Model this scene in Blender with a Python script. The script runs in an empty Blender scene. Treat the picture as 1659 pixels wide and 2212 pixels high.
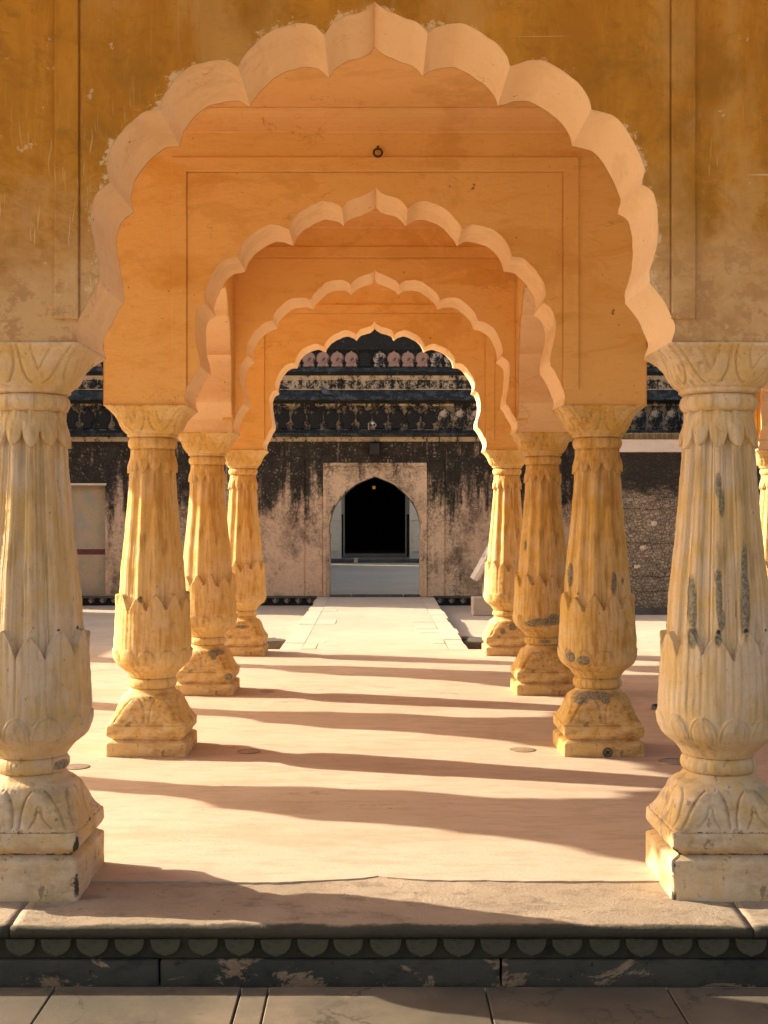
import bpy, bmesh, math, random
import numpy as np
from math import radians, pi, sin, cos
rnd = random.Random(7)
SC = bpy.context.scene
COL = SC.collection

# ------------------------------------------------------------------ camera
EYE = 1.49                                   # eye height above the pavilion floor
cam_d = bpy.data.cameras.new('camera')
cam = bpy.data.objects.new('camera', cam_d); COL.objects.link(cam)
cam.location = (0, 0, EYE); cam.rotation_euler = (radians(90), 0, 0)
cam_d.sensor_fit = 'HORIZONTAL'; cam_d.sensor_width = 36
cam_d.lens = 36 * 2720 / 1659
cam_d.shift_x = 19.5 / 1659; cam_d.shift_y = 2 / 1659
cam_d.clip_start = 0.05; cam_d.clip_end = 2000
SC.camera = cam

# ------------------------------------------------------------------ light
SUN_SLOPE = 0.325                            # metres towards the camera per metre to the right
SUN_EL = radians(26.5)
hx, hy = 1 / math.hypot(1, SUN_SLOPE), -SUN_SLOPE / math.hypot(1, SUN_SLOPE)
world = bpy.data.worlds.new('World'); SC.world = world; world.use_nodes = True
wn = world.node_tree.nodes; wl = world.node_tree.links
sky = wn.new('ShaderNodeTexSky'); sky.sky_type = 'NISHITA'; sky.sun_disc = False
sky.sun_elevation = SUN_EL
sky.sun_rotation = math.atan2(-hx, -hy)      # clockwise from +Y
sky.dust_density = 7.0; sky.air_density = 1.0; sky.ozone_density = 0.4
wn['Background'].inputs[1].default_value = 0.115
wl.new(sky.outputs[0], wn['Background'].inputs[0])
sun_d = bpy.data.lights.new('sun', 'SUN'); sun_d.energy = 5.0; sun_d.angle = radians(0.55)
sun_d.color = (1.0, 0.87, 0.68)
sun = bpy.data.objects.new('sun', sun_d); COL.objects.link(sun)
from mathutils import Vector
d = Vector((hx * cos(SUN_EL), hy * cos(SUN_EL), -sin(SUN_EL)))
sun.rotation_euler = d.to_track_quat('-Z', 'Y').to_euler()
vs = SC.view_settings
vs.view_transform = 'Standard'; vs.look = 'None'; vs.exposure = 1.12; vs.gamma = 1.0
vs.use_curve_mapping = False
SC.render.engine = 'CYCLES'
SC.cycles.use_denoising = True
SC.cycles.max_bounces = 8; SC.cycles.diffuse_bounces = 6; SC.cycles.glossy_bounces = 2
SC.cycles.use_adaptive_sampling = True; SC.cycles.adaptive_threshold = 0.02
SC.cycles.sample_clamp_indirect = 8

# ------------------------------------------------------------------ helpers
def tag(o, label=None, cat=None, group=None, kind=None):
    if label: o['label'] = label
    if cat:
        o['category'] = cat
        if not kind: o['kind'] = 'thing'
    if group: o['group'] = group
    if kind: o['kind'] = kind
    return o

def link(name, me, mat=None, parent=None, smooth=False):
    o = bpy.data.objects.new(name, me); COL.objects.link(o)
    if mat is not None and not me.materials: me.materials.append(mat)
    if parent is not None: o.parent = parent
    if smooth: me.polygons.foreach_set('use_smooth', [True] * len(me.polygons))
    return o

def empty(name, loc=(0, 0, 0), rz=0):
    o = bpy.data.objects.new(name, None); COL.objects.link(o)
    o.location = loc; o.rotation_euler = (0, 0, rz); o.empty_display_size = 0.1
    return o

def mesh(name, v, f):
    me = bpy.data.meshes.new(name); me.from_pydata(v, [], f); me.update()
    return me

def fix(me):
    bm = bmesh.new(); bm.from_mesh(me)
    bmesh.ops.recalc_face_normals(bm, faces=bm.faces)
    bm.to_mesh(me); bm.free(); return me

def box_mesh(name, x0, x1, y0, y1, z0, z1, bev=0.0, jit=0.0, seg=1):
    bm = bmesh.new()
    bmesh.ops.create_cube(bm, size=1)
    for v in bm.verts:
        v.co.x = x0 + (v.co.x + .5) * (x1 - x0)
        v.co.y = y0 + (v.co.y + .5) * (y1 - y0)
        v.co.z = z0 + (v.co.z + .5) * (z1 - z0)
    if bev > 0:
        bmesh.ops.bevel(bm, geom=list(bm.edges), offset=bev, segments=seg, affect='EDGES', profile=.5)
    if jit:
        for v in bm.verts:
            v.co += Vector((rnd.uniform(-jit, jit), rnd.uniform(-jit, jit), rnd.uniform(-jit, jit)))
    me = bpy.data.meshes.new(name); bm.to_mesh(me); bm.free()
    return me

def box(name, mat, parent, x0, x1, y0, y1, z0, z1, bev=0.0, jit=0.0, seg=1):
    return link(name, box_mesh(name, x0, x1, y0, y1, z0, z1, bev, jit, seg), mat, parent)

def rough_block(name, mat, parent, x0, x1, y0, y1, z0, z1, cell=.05, amp=.006, bev=.008, seed=0):
    """a stone block, bevelled and finely cut, its faces worn uneven"""
    bm = bmesh.new(); bmesh.ops.create_cube(bm, size=1)
    for v in bm.verts:
        v.co = Vector((x0 + (v.co.x + .5) * (x1 - x0), y0 + (v.co.y + .5) * (y1 - y0), z0 + (v.co.z + .5) * (z1 - z0)))
    bmesh.ops.bevel(bm, geom=list(bm.edges), offset=bev, segments=2, affect='EDGES', profile=.5)
    for axis, lo, hi in ((0, x0, x1), (1, y0, y1), (2, z0, z1)):
        n = max(1, min(90, int((hi - lo) / cell)))
        for k in range(1, n):
            co = [0, 0, 0]; no = [0, 0, 0]; co[axis] = lo + (hi - lo) * k / n; no[axis] = 1
            bmesh.ops.bisect_plane(bm, geom=list(bm.verts) + list(bm.edges) + list(bm.faces), plane_co=co, plane_no=no)
    bm.normal_update()
    from mathutils import noise
    o = Vector((seed * 3.7, seed * 1.3, 0))
    for v in bm.verts:
        n = noise.noise((v.co + o) * 6) * .6 + noise.noise((v.co + o) * 17) * .4
        v.co += v.normal * n * amp
    me = bpy.data.meshes.new(name); bm.to_mesh(me); bm.free()
    return link(name, me, mat, parent, True)

def prism_x(name, mat, parent, prof, x0, x1, smooth=False):
    """profile of (y,z) points swept along X"""
    n = len(prof)
    v = [(x0, y, z) for y, z in prof] + [(x1, y, z) for y, z in prof]
    f = [(i, (i + 1) % n, n + (i + 1) % n, n + i) for i in range(n)]
    f += [tuple(range(n))[::-1], tuple(range(n, 2 * n))]
    return link(name, fix(mesh(name, v, f)), mat, parent, smooth)

def plate(name, mat, parent, pts, y0, y1, axis='x', off=0.0, caps=True, sides=True, skip=()):
    """outline of (u,z) points, thickness y0..y1; axis 'x': u=x, thickness along y; 'y': u=y, thickness along x"""
    n = len(pts)
    if axis == 'x':
        v = [(u, y0, z) for u, z in pts] + [(u, y1, z) for u, z in pts]
    else:
        v = [(y0, u, z) for u, z in pts] + [(y1, u, z) for u, z in pts]
    f = []
    if caps: f += [tuple(range(n)), tuple(range(n, 2 * n))[::-1]]
    if sides:
        for i in range(n):
            if i in skip: continue
            f.append((i, n + i, n + (i + 1) % n, (i + 1) % n))
    return link(name, fix(mesh(name, v, f)), mat, parent)

# ------------------------------------------------------------------ node materials
class M:
    def __init__(s, name, rough=.85, spec=.25):
        s.m = bpy.data.materials.new(name); s.m.use_nodes = True
        s.t = s.m.node_tree; s.b = s.t.nodes['Principled BSDF']
        s.b.inputs['Roughness'].default_value = rough
        s.b.inputs['Specular IOR Level'].default_value = spec
        s.tc = s.t.nodes.new('ShaderNodeTexCoord').outputs['Object']
    def n(s, k, **kw):
        o = s.t.nodes.new(k)
        for a, b in kw.items(): setattr(o, a, b)
        return o
    def put(s, sock, val):
        if isinstance(val, (int, float)): sock.default_value = val
        elif isinstance(val, tuple):
            sock.default_value = val if len(val) == len(sock.default_value) else (*val, 1)
        else: s.t.links.new(val, sock)
    def vec(s, sc=(1, 1, 1), loc=(0, 0, 0), src=None):
        o = s.n('ShaderNodeMapping'); s.put(o.inputs['Vector'], src or s.tc)
        o.inputs['Scale'].default_value = sc; o.inputs['Location'].default_value = loc
        return o.outputs[0]
    def noise(s, scale, detail=4, rough=.6, vec=None, dist=0.0):
        o = s.n('ShaderNodeTexNoise'); s.put(o.inputs['Vector'], vec or s.tc)
        o.inputs['Scale'].default_value = scale; o.inputs['Detail'].default_value = detail
        o.inputs['Roughness'].default_value = rough; o.inputs['Distortion'].default_value = dist
        return o.outputs['Fac']
    def vor(s, scale, vec=None, feat='DISTANCE_TO_EDGE', rnd_=1.0):
        o = s.n('ShaderNodeTexVoronoi', feature=feat); s.put(o.inputs['Vector'], vec or s.tc)
        o.inputs['Scale'].default_value = scale; o.inputs['Randomness'].default_value = rnd_
        return o.outputs['Distance']
    def sm(s, x, a, b):                       # smooth step
        o = s.n('ShaderNodeMapRange', interpolation_type='SMOOTHSTEP')
        s.put(o.inputs[0], x); o.inputs[1].default_value = a; o.inputs[2].default_value = b
        return o.outputs[0]
    def math(s, op, a, b=0.0, c=0.0):
        o = s.n('ShaderNodeMath', operation=op); s.put(o.inputs[0], a); s.put(o.inputs[1], b); s.put(o.inputs[2], c)
        return o.outputs[0]
    def mul(s, a, b): return s.math('MULTIPLY', a, b)
    def add(s, a, b): return s.math('ADD', a, b)
    def mix(s, f, a, b):
        o = s.n('ShaderNodeMix', data_type='RGBA'); s.put(o.inputs[0], f); s.put(o.inputs[6], a); s.put(o.inputs[7], b)
        return o.outputs[2]
    def xyz(s, src=None):
        o = s.n('ShaderNodeSeparateXYZ'); s.put(o.inputs[0], src or s.tc); return o.outputs
    def attr(s, name):
        o = s.n('ShaderNodeAttribute', attribute_name=name); return o.outputs['Fac']
    def warp(s, amt, scale=3.0):              # coordinates pushed about by noise
        o = s.n('ShaderNodeTexNoise'); s.put(o.inputs['Vector'], s.tc); o.inputs['Scale'].default_value = scale
        o.inputs['Detail'].default_value = 3
        a = s.n('ShaderNodeVectorMath', operation='MULTIPLY_ADD')
        s.put(a.inputs[0], o.outputs['Color']); a.inputs[1].default_value = (amt,) * 3; s.put(a.inputs[2], s.tc)
        return a.outputs[0]
    def col(s, c): s.put(s.b.inputs['Base Color'], c); return s
    def bump(s, h, dist=.01, strength=.6, prev=None):
        o = s.n('ShaderNodeBump'); o.inputs['Distance'].default_value = dist; o.inputs['Strength'].default_value = strength
        s.put(o.inputs['Height'], h)
        if prev is not None: s.put(o.inputs['Normal'], prev)
        s.put(s.b.inputs['Normal'], o.outputs[0]); return o.outputs[0]

def mat_column(name, cream, ochre, brown, br_amt, pale_amt, flow=True):
    m = M(name, .8, .22)
    st = m.noise(1, 4, .65, m.vec((30, 30, 3.2) if flow else (9, 9, 16)))
    st2 = m.noise(1, 3, .6, m.vec((46, 46, 4.5) if flow else (14, 14, 30), (3, 1, 0)))
    blot = m.noise(5.5, 5, .66)
    fine = m.noise(75, 3, .7)
    c = m.mix(m.sm(m.add(m.mul(st, .35), m.mul(blot, .75)), .44, .66), ochre, cream)
    c = m.mix(m.mul(m.sm(m.noise(3.1, 4, .66, m.vec((1, 1, .5), (9, 4, 2))), .5, .72), pale_amt), c, (.70, .57, .42))
    c = m.mix(m.mul(m.sm(m.add(m.mul(st2, .40), m.mul(m.noise(3.4, 4, .6, m.vec((1, 1, .6), (5, 5, 5))), .62)), .50, .68), br_amt), c, brown)
    c = m.mix(m.mul(m.sm(fine, .54, .74), .38), c, brown)
    gs_ = m.sm(m.add(m.mul(m.noise(1, 3, .6, m.vec((26, 26, 1.5) if flow else (8, 8, 12), (2, 9, 4))), .7), m.mul(m.noise(2.2, 3, .6, m.vec(loc=(8, 1, 1))), .5)), .62, .78)
    c = m.mix(m.mul(gs_, .6), c, tuple(.55 * b + .02 for b in brown))
    spots = m.sm(m.noise(38 if flow else 26, 4, .65, m.vec((1, 1, .7), (1, 8, 3))), .66 if flow else .60, .72 if flow else .68)
    c = m.mix(m.mul(spots, .6), c, (.16, .10, .05))
    # bare grey stone where the plaster has come off (ragged), with a yellow rim
    p = m.add(m.attr('patch'), m.mul(m.add(m.noise(24, 5, .78, m.vec((1, 1, .45))), -.5), 1.35))
    c = m.mix(m.mul(m.sm(p, .18, .42), .5), c, (.60, .41, .15))
    c = m.mix(m.mul(m.sm(p, .34, .80), .85), c, m.mix(m.sm(fine, .38, .62), (.095, .095, .078), (.30, .265, .195)))
    # soot and damp blackening chipped arrises; the dark of tip holes is painted too
    q = m.add(m.attr('crust_shade'), m.mul(m.add(m.noise(24, 4, .75), -.5), 1.3))
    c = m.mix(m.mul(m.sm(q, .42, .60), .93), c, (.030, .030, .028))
    m.col(c)
    h = m.add(m.add(m.mul(blot, .6), m.mul(fine, .3)), m.add(m.mul(st, .25), m.mul(m.sm(p, .4, .6), -.35)))
    m.bump(h, .008, .85)
    return m.m

NEARC = ((.68, .51, .32), (.65, .435, .175), (.42, .285, .135), .6, .75)  # washed-out plaster; front row's paler sky light is put into the colour too
MIDC = ((.73, .54, .265), (.68, .445, .135), (.48, .26, .065), .85, .4)
BRC = ((.70, .495, .225), (.63, .395, .10), (.42, .215, .045), .9, .3)
C_NEAR = (mat_column('column_plaster_washed_skylit', *NEARC), mat_column('plinth_plaster_washed_skylit', *NEARC, False))
C_MID = (mat_column('column_plaster_ochre', *MIDC), mat_column('plinth_plaster_ochre', *MIDC, False))
C_MIDB = (mat_column('column_plaster_brown', *BRC), mat_column('plinth_plaster_brown', *BRC, False))

def mat_orange(name, a, b, dark, amt=.55):
    m = M(name, .85, .18)
    br = m.noise(1, 5, .68, m.vec((1.6, 1.6, 5.5)), .8)
    big = m.noise(1.3, 4, .6)
    fine = m.noise(45, 4, .7)
    c = m.mix(m.sm(big, .35, .66), a, b)
    c = m.mix(m.mul(m.sm(br, .50, .74), amt), c, dark)
    stn = m.noise(1, 5, .7, m.vec((3.5, 3.5, .8), (4, 7, 2)), .3)
    c = m.mix(m.mul(m.sm(stn, .56, .66), .35), c, tuple(min(1, v * 1.12) for v in b))
    c = m.mix(m.mul(m.sm(m.noise(.9, 5, .75, m.vec((1, 1, 1.6), (1, 9, 3)), .6), .54, .62), .4), c, tuple(v * .86 for v in dark))
    c = m.mix(m.mul(m.sm(m.noise(9, 4, .75, m.vec((1, 1, 3), (2, 5, 1)), 1.2), .52, .70), .5), c, dark)
    c = m.mix(m.mul(m.sm(m.noise(21, 2, .5, m.vec(loc=(7, 3, 5))), .745, .77), .7), c, (.10, .055, .03))
    ck = m.math('ABSOLUTE', m.add(m.noise(2.1, 5, .62, m.vec((1, 1, 1.4), (11, 2, 6))), -.5))
    ck = m.mul(m.math('SUBTRACT', 1.0, m.sm(ck, .0008, .0035)), m.sm(m.noise(1.7, 2, .5, m.vec(loc=(3, 3, 8))), .56, .62))
    c = m.mix(m.mul(ck, .30), c, (.22, .10, .03))
    m.col(c)
    m.bump(m.add(m.add(m.mul(br, .7), m.mul(fine, .2)), m.mul(ck, -.4)), .016, .7)
    return m.m
ORANGE = mat_orange('orange_limewash', (.79, .495, .175), (.82, .53, .20), (.70, .375, .09), .85)
PEACH = mat_orange('peach_limewash', (.83, .59, .345), (.85, .615, .37), (.77, .51, .25), .45)
CEIL = mat_orange('ceiling_limewash', (.80, .505, .215), (.83, .53, .235), (.72, .41, .135), .6)

def mat_facade():
    m = M('facade_ochre_plaster', .85, .18)
    z = m.xyz()[2]
    st = m.noise(1, 5, .72, m.vec((4.2, 4.2, 1.5)), .3)
    st2 = m.noise(1, 4, .65, m.vec((20, 20, 2.2), (4, 2, 0)), .4)
    sm = m.noise(1, 5, .72, m.vec((2.6, 2.6, 4.0), (1, 6, 2)), .35)
    med = m.noise(9, 5, .75, m.vec((1, 1, 1.6), (3, 2, 8)), .6)
    c = m.mix(m.sm(st, .36, .66), (.41, .176, .018), (.53, .248, .030))
    c = m.mix(m.mul(m.sm(sm, .46, .66), .85), c, (.325, .150, .020))
    c = m.mix(m.mul(m.sm(med, .52, .68), .5), c, (.29, .135, .020))
    c = m.mix(m.mul(m.sm(st2, .56, .72), .3), c, (.58, .34, .10))
    c = m.mix(m.mul(m.sm(m.noise(1.4, 5, .7, m.vec((1.5, 1, .6), (9, 2, 7)), .3), .5, .64), .45), c, (.55, .33, .11))
    # rubbed and washed pale towards the capitals
    low = m.math('SUBTRACT', 1.0, m.sm(m.add(z, m.mul(m.add(sm, -.5), 1.6)), 2.12, 2.90))
    c = m.mix(m.mul(low, .75), c, (.62, .42, .215))
    c = m.mix(m.mul(m.mul(low, m.sm(m.noise(14, 4, .75), .47, .60)), .75), c, (.40, .215, .085))
    # scratches: thin pale lines at odd angles
    scr = None
    w = m.warp(.06, 4)
    for k, (rot, seed) in enumerate(((.3, 1), (1.1, 5), (-.5, 9), (1.5, 13))):
        mp = m.n('ShaderNodeMapping'); m.put(mp.inputs['Vector'], w)
        mp.inputs['Rotation'].default_value = (0, rot, 0); mp.inputs['Location'].default_value = (seed, 0, seed * .7)
        mp.inputs['Scale'].default_value = (75, 1, 4.5)
        s_ = m.sm(m.noise(1, 1, .5, mp.outputs[0]), .70, .735)
        scr = s_ if scr is None else m.math('MAXIMUM', scr, s_)
    reg = m.sm(m.noise(2.0, 2, .6, m.vec(loc=(2, 0, 4))), .46, .56)
    c = m.mix(m.mul(m.mul(scr, m.mul(reg, m.math('SUBTRACT', 1.0, m.sm(z, 2.6, 3.3)))), .5), c, (.70, .57, .36))
    chips = m.sm(m.noise(16, 4, .6, m.vec(loc=(5, 1, 3))), .68, .71)
    c = m.mix(m.mul(chips, .6), c, (.64, .48, .28))
    # flaked limewash along the arch edge
    e = m.add(m.attr('rim'), m.mul(m.add(m.noise(13, 5, .75), -.5), 1.5))
    c = m.mix(m.mul(m.sm(e, .58, .72), .75), c, (.72, .53, .29))
    c = m.mix(m.mul(m.sm(m.noise(3.3, 2, .5, m.vec((.25, 1, 9), (0, 0, 3.1))), .73, .76), .7), c, (.64, .50, .32))
    m.col(c)
    m.bump(m.add(m.add(m.mul(sm, .6), m.mul(med, .5)), m.mul(e, .1)), .010, .7)
    return m.m
FACADE = mat_facade()

def mat_floor():
    m = M('floor_lime_plaster', .8, .3)
    big = m.noise(.9, 5, .6); mid = m.noise(5, 5, .7, m.vec((.8, 2.6, 1))); fine = m.noise(60, 4, .7)
    c = m.mix(m.sm(big, .33, .68), (.50, .388, .283), (.56, .437, .325))
    c = m.mix(m.mul(m.sm(m.noise(2.1, 5, .7, m.vec((.6, 1.5, 1), (6, 3, 1)), .5), .48, .64), .6), c, (.43, .315, .215))
    c = m.mix(m.mul(m.sm(mid, .46, .68), .6), c, (.41, .30, .205))
    c = m.mix(m.mul(m.sm(fine, .55, .75), .30), c, (.42, .285, .18))
    dk = m.sm(m.noise(17, 3, .5, m.vec((1, 1, 1), (4, 4, 0))), .735, .76)
    c = m.mix(m.mul(dk, .5), c, (.20, .12, .07))
    ck = m.math('ABSOLUTE', m.add(m.noise(1.1, 6, .6, m.vec((.5, 1.6, 1), (1, 2, 6)), .4), -.5))
    ck = m.mul(m.math('SUBTRACT', 1.0, m.sm(ck, .0006, .0028)), m.sm(m.noise(.8, 2, .5, m.vec(loc=(5, 1, 8))), .57, .62))
    c = m.mix(m.mul(ck, .7), c, (.25, .15, .09))
    m.col(c)
    m.bump(m.add(m.add(m.mul(mid, .6), m.mul(fine, .25)), m.mul(ck, -.6)), .012, .6)
    return m.m
FLOOR = mat_floor()

def mat_stone(name, a, b, dark, rim=None, scale=1.0, bumpd=.012, LIPM=False):
    m = M(name, .85, .25)
    big = m.noise(2.2 * scale, 4, .65); mid = m.noise(14 * scale, 5, .72, m.vec((.6, 1, 1.2))); fine = m.noise(80, 3, .7)
    c = m.mix(m.sm(big, .36, .64), a, b)
    c = m.mix(m.mul(m.sm(mid, .48, .70), .6), c, dark)
    c = m.mix(m.mul(m.sm(m.noise(26, 4, .6, m.vec(loc=(3, 3, 3))), .66, .70), .7), c, dark)
    if rim:                                   # leftover plaster clinging to the stone
        r = m.sm(m.noise(3.4, 7, .72, m.vec((1, 1, 2.2), (2, 7, 4)), .7),   .552, .585)
        c = m.mix(r, c, m.mix(m.sm(mid, .4, .6), rim, tuple(x * .7 for x in rim)))
    if LIPM:                                  # green-black algae along the drip edge
        yy = m.xyz()[1]
        k = m.add(m.math('SUBTRACT', 1.0, m.sm(yy, 4.622, 4.70)), m.mul(m.add(m.noise(7, 5, .75), -.5), 1.5))
        k = m.add(k, m.math('SUBTRACT', .7, m.mul(m.sm(yy, 4.621, 4.632), .7)))
        c = m.mix(m.mul(m.sm(k, .40, 1.0), .88), c, (.036, .035, .021))
    m.col(c)
    m.bump(m.add(m.mul(mid, .8), m.add(m.mul(fine, .3), m.mul(big, .4))), bumpd, .7)
    return m.m
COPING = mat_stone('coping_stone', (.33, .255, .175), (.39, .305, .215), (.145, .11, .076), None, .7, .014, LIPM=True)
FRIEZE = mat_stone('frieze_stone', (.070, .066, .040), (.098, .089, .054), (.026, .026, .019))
FRIEZESHADE = mat_stone('frieze_stone_shaded', (.050, .047, .029), (.072, .065, .040), (.018, .018, .013))  # same stone darkened for the shade in the gaps between lobes
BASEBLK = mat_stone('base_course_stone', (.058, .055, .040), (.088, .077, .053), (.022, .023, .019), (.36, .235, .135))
DARKSTONE = mat_stone('dark_rubble_stone', (.10, .085, .07), (.15, .125, .10), (.03, .03, .03))
PALESTONE = mat_stone('pale_sandstone', (.54, .43, .325), (.60, .48, .365), (.42, .32, .235), None, .8, .006)

def mat_marble():
    m = M('pavement_marble', .6, .35)
    w = m.warp(.25, 2.5)
    big = m.noise(1.6, 6, .62, w)
    v = m.math('ABSOLUTE', m.add(m.noise(1.7, 7, .6, m.vec((1, .7, 1), (3, 1, 0), w)), -.5))
    c = m.mix(m.sm(big, .35, .66), (.10, .084, .062), (.16, .132, .092))
    c = m.mix(m.mul(m.sm(m.noise(2.6, 5, .6, m.vec(loc=(4, 9, 1), src=w)), .52, .68), .5), c, (.25, .18, .125))
    c = m.mix(m.mul(m.mul(m.math('SUBTRACT', 1.0, m.sm(v, .001, .013)), m.sm(m.noise(3.1, 2, .5, m.vec(loc=(7, 7, 7))), .44, .58)), .75), c, (.05, .044, .034))
    c = m.mix(m.mul(m.sm(m.noise(15, 5, .7), .58, .72), .35), c, (.10, .09, .07))
    m.col(c); m.bump(m.noise(25, 5, .7), .004, .4)
    return m.m
MARBLE = mat_marble()

def mat_court(name, a, b, dark):
    m = M(name, .9, .2)
    big = m.noise(.5, 5, .6); mid = m.noise(3.2, 6, .7, m.vec((1, 1.8, 1))); fine = m.noise(30, 4, .7)
    c = m.mix(m.sm(big, .35, .65), a, b)
    c = m.mix(m.mul(m.sm(mid, .5, .7), .5), c, dark)
    c = m.mix(m.mul(m.sm(fine, .55, .75), .35), c, dark)
    m.col(c); m.bump(m.add(m.mul(mid, .7), m.mul(fine, .4)), .02, .6)
    return m.m
COURT = mat_court('courtyard_lime_paving', (.49, .385, .285), (.55, .435, .325), (.36, .28, .205))
GREYCOURT = mat_court('inner_court_paving', (.42, .36, .275), (.48, .41, .31), (.29, .245, .19))
GROUND = mat_court('outer_ground_dust', (.45, .35, .25), (.50, .39, .28), (.36, .27, .19))

def mat_farwall(name, lo, hi, crack=True, net=False):
    """old pink plaster: black mould runs down from the cornice, plaster crazed where it is black"""
    m = M(name, .9, .15)
    x, y, z = m.xyz()
    big = m.noise(.75, 5, .62, m.vec((1, 1, .8)))
    mid = m.noise(3.4, 5, .72)
    run = m.noise(1, 4, .62, m.vec((5.5, 5.5, .55), (3, 0, 1)))
    run2 = m.noise(1, 4, .6, m.vec((19, 19, 1.1), (1, 5, 2)))
    fine = m.noise(26, 5, .72)
    c = m.mix(m.sm(big, .36, .64), (.74, .51, .34), (.79, .58, .38))
    c = m.mix(m.mul(m.sm(mid, .5, .66), .55), c, (.48, .33, .21))
    c = m.mix(m.mul(m.sm(m.noise(1.9, 4, .66, m.vec(loc=(6, 2, 3))), .53, .68), .6), c, (.60, .43, .235))
    c = m.mix(m.mul(m.sm(fine, .46, .74), .45), c, (.30, .215, .135))
    # mould threshold by height, broken up by runs
    hgt = m.sm(z, lo, hi)
    k = m.add(m.mul(hgt, 1.0), m.add(m.mul(m.add(run, -.5), 1.9), m.add(m.mul(m.add(mid, -.5), .9), m.mul(m.add(run2, -.5), .5))))
    k = m.add(k, m.mul(m.add(fine, -.5), .38))
    mould = m.sm(k, .34, .82)
    # damp low patches
    damp = m.sm(m.add(m.noise(1.25, 5, .7, m.vec((1, 1, .75), (2, 8, 5))), m.mul(m.add(fine, -.5), .25)), .47, .70)
    dsel = m.math('MAXIMUM', mould, m.mul(damp, .72))
    if net: dsel = mould
    dark = m.mix(m.sm(m.noise(5, 5, .7, m.vec(loc=(1, 1, 1))), .4, .65), (.016, .017, .017), (.05, .045, .038))
    c = m.mix(m.mul(dsel, .95), c, dark)
    h = m.add(m.mul(mid, .5), m.mul(fine, .35))
    if crack:
        w = m.warp(.16, 5)
        v1 = m.vor(7.0, w); v2 = m.vor(15.0, w)
        ckm = m.sm(m.add(k, m.mul(m.add(big, -.5), 1.0)), .05, .5)
        ck = m.math('MAXIMUM', m.math('SUBTRACT', 1.0, m.sm(v1, .012, .07)), m.mul(m.math('SUBTRACT', 1.0, m.sm(v2, .02, .10)), .8))
        ck = m.mul(ck, ckm)
        c = m.mix(m.mul(ck, .55), c, (.03, .027, .024))
        # pale flakes left inside the crazing
        fl = m.mul(m.mul(m.sm(v2, .16, .30), m.sm(m.noise(6, 4, .6, m.vec(loc=(4, 4, 9))), .50, .60)), mould)
        c = m.mix(m.mul(fl, .40), c, (.46, .385, .25))
        h = m.add(h, m.mul(ck, -.7))
    m.col(c); m.bump(h, .03, .7)
    return m.m
SURROUND = mat_farwall('door_surround_plaster', 1.7, 3.3)
FARWALL = mat_farwall('gate_wall_plaster', .75, 2.45)
def mat_mould(name, pale, thr, tint=(.022, .024, .025), streak=1.0):
    m = M(name, .85, .2)
    run = m.noise(1, 5, .65, m.vec((9, 9, 1.6), (3, 0, 1))); mid = m.noise(5.5, 5, .74); fine = m.noise(30, 3, .7)
    k = m.add(m.add(m.mul(run, .5 * streak), m.mul(mid, .8)), m.mul(m.add(fine, -.5), .5))
    c = m.mix(m.sm(k, thr, thr + .16), tint, pale)
    c = m.mix(m.mul(m.sm(fine, .5, .7), .4), c, (.08, .07, .055))
    m.col(c); m.bump(m.add(m.mul(mid, .6), m.mul(fine, .4)), .02, .7)
    return m.m
MOULD_BLACK = mat_mould('black_mould_stone', (.28, .23, .165), .76)
MOULD_DIM = mat_mould('dim_frieze_plaster', (.30, .24, .165), .60)
MOULD_MIXED = mat_mould('mould_streaked_plaster', (.60, .48, .33), .60)
MOULD_PALE = mat_mould('pale_moulding_plaster', (.62, .49, .32), .50)
MOULD_PINK = mat_mould('pink_merlon_plaster', (.40, .26, .21), .50)
MOULD_WHITE = mat_mould('flaking_white_merlon', (.62, .52, .42), .62)
SLATE = mat_mould('slate_black_ledge', (.085, .095, .095), .62, (.022, .027, .030))

def plain(name, c, rough=.6, metal=0.0, n_amt=.3, spec=.4, scale=20):
    m = M(name, rough, spec); m.b.inputs['Metallic'].default_value = metal
    f = m.noise(scale, 5, .65)
    m.col(m.mix(m.mul(m.sm(f, .4, .7), n_amt), c, tuple(v * .45 for v in c)))
    m.bump(f, .003, .3)
    return m.m
IRON = plain('rusty_iron', (.10, .055, .03), .7, .3)
WHITEPL = plain('white_plastic', (.75, .73, .68), .4)
BLACKPL = plain('black_plastic', (.018, .018, .02), .5)
GLASSY = plain('lamp_glass', (.34, .26, .18), .35, 0, .5)
STEEL = plain('dull_steel_rim', (.30, .25, .19), .45, .6)
PIGEON = plain('pigeon_feathers', (.075, .085, .11), .7)
DARKROOM = plain('hall_shade_plaster', (.06, .05, .04), .9)  # the unlit hall's darkness is put into its wall colour
PALEGATE = mat_stone('inner_gate_plaster', (.80, .69, .50), (.84, .73, .54), (.68, .57, .40), None, .6, .006)
WHITEBAND = mat_stone('white_beam_paint', (.66, .55, .46), (.70, .59, .50), (.52, .41, .33), None, .6, .006)
FRINGE = plain('straw_fringe', (.33, .23, .12), .9, 0, .8, .2, 60)

# ------------------------------------------------------------------ layout
A = 1.40                                     # half the bay width
ROWS = [5.133, 7.932, 10.518, 13.362]        # depths of the four rows of columns
XL, XR = -4.65, 4.24                         # outer rows of columns
W = 0.24                                     # half wall thickness
CAPZ = 2.145                                 # top of the capitals
CEILZ = EYE + 2.454

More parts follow.
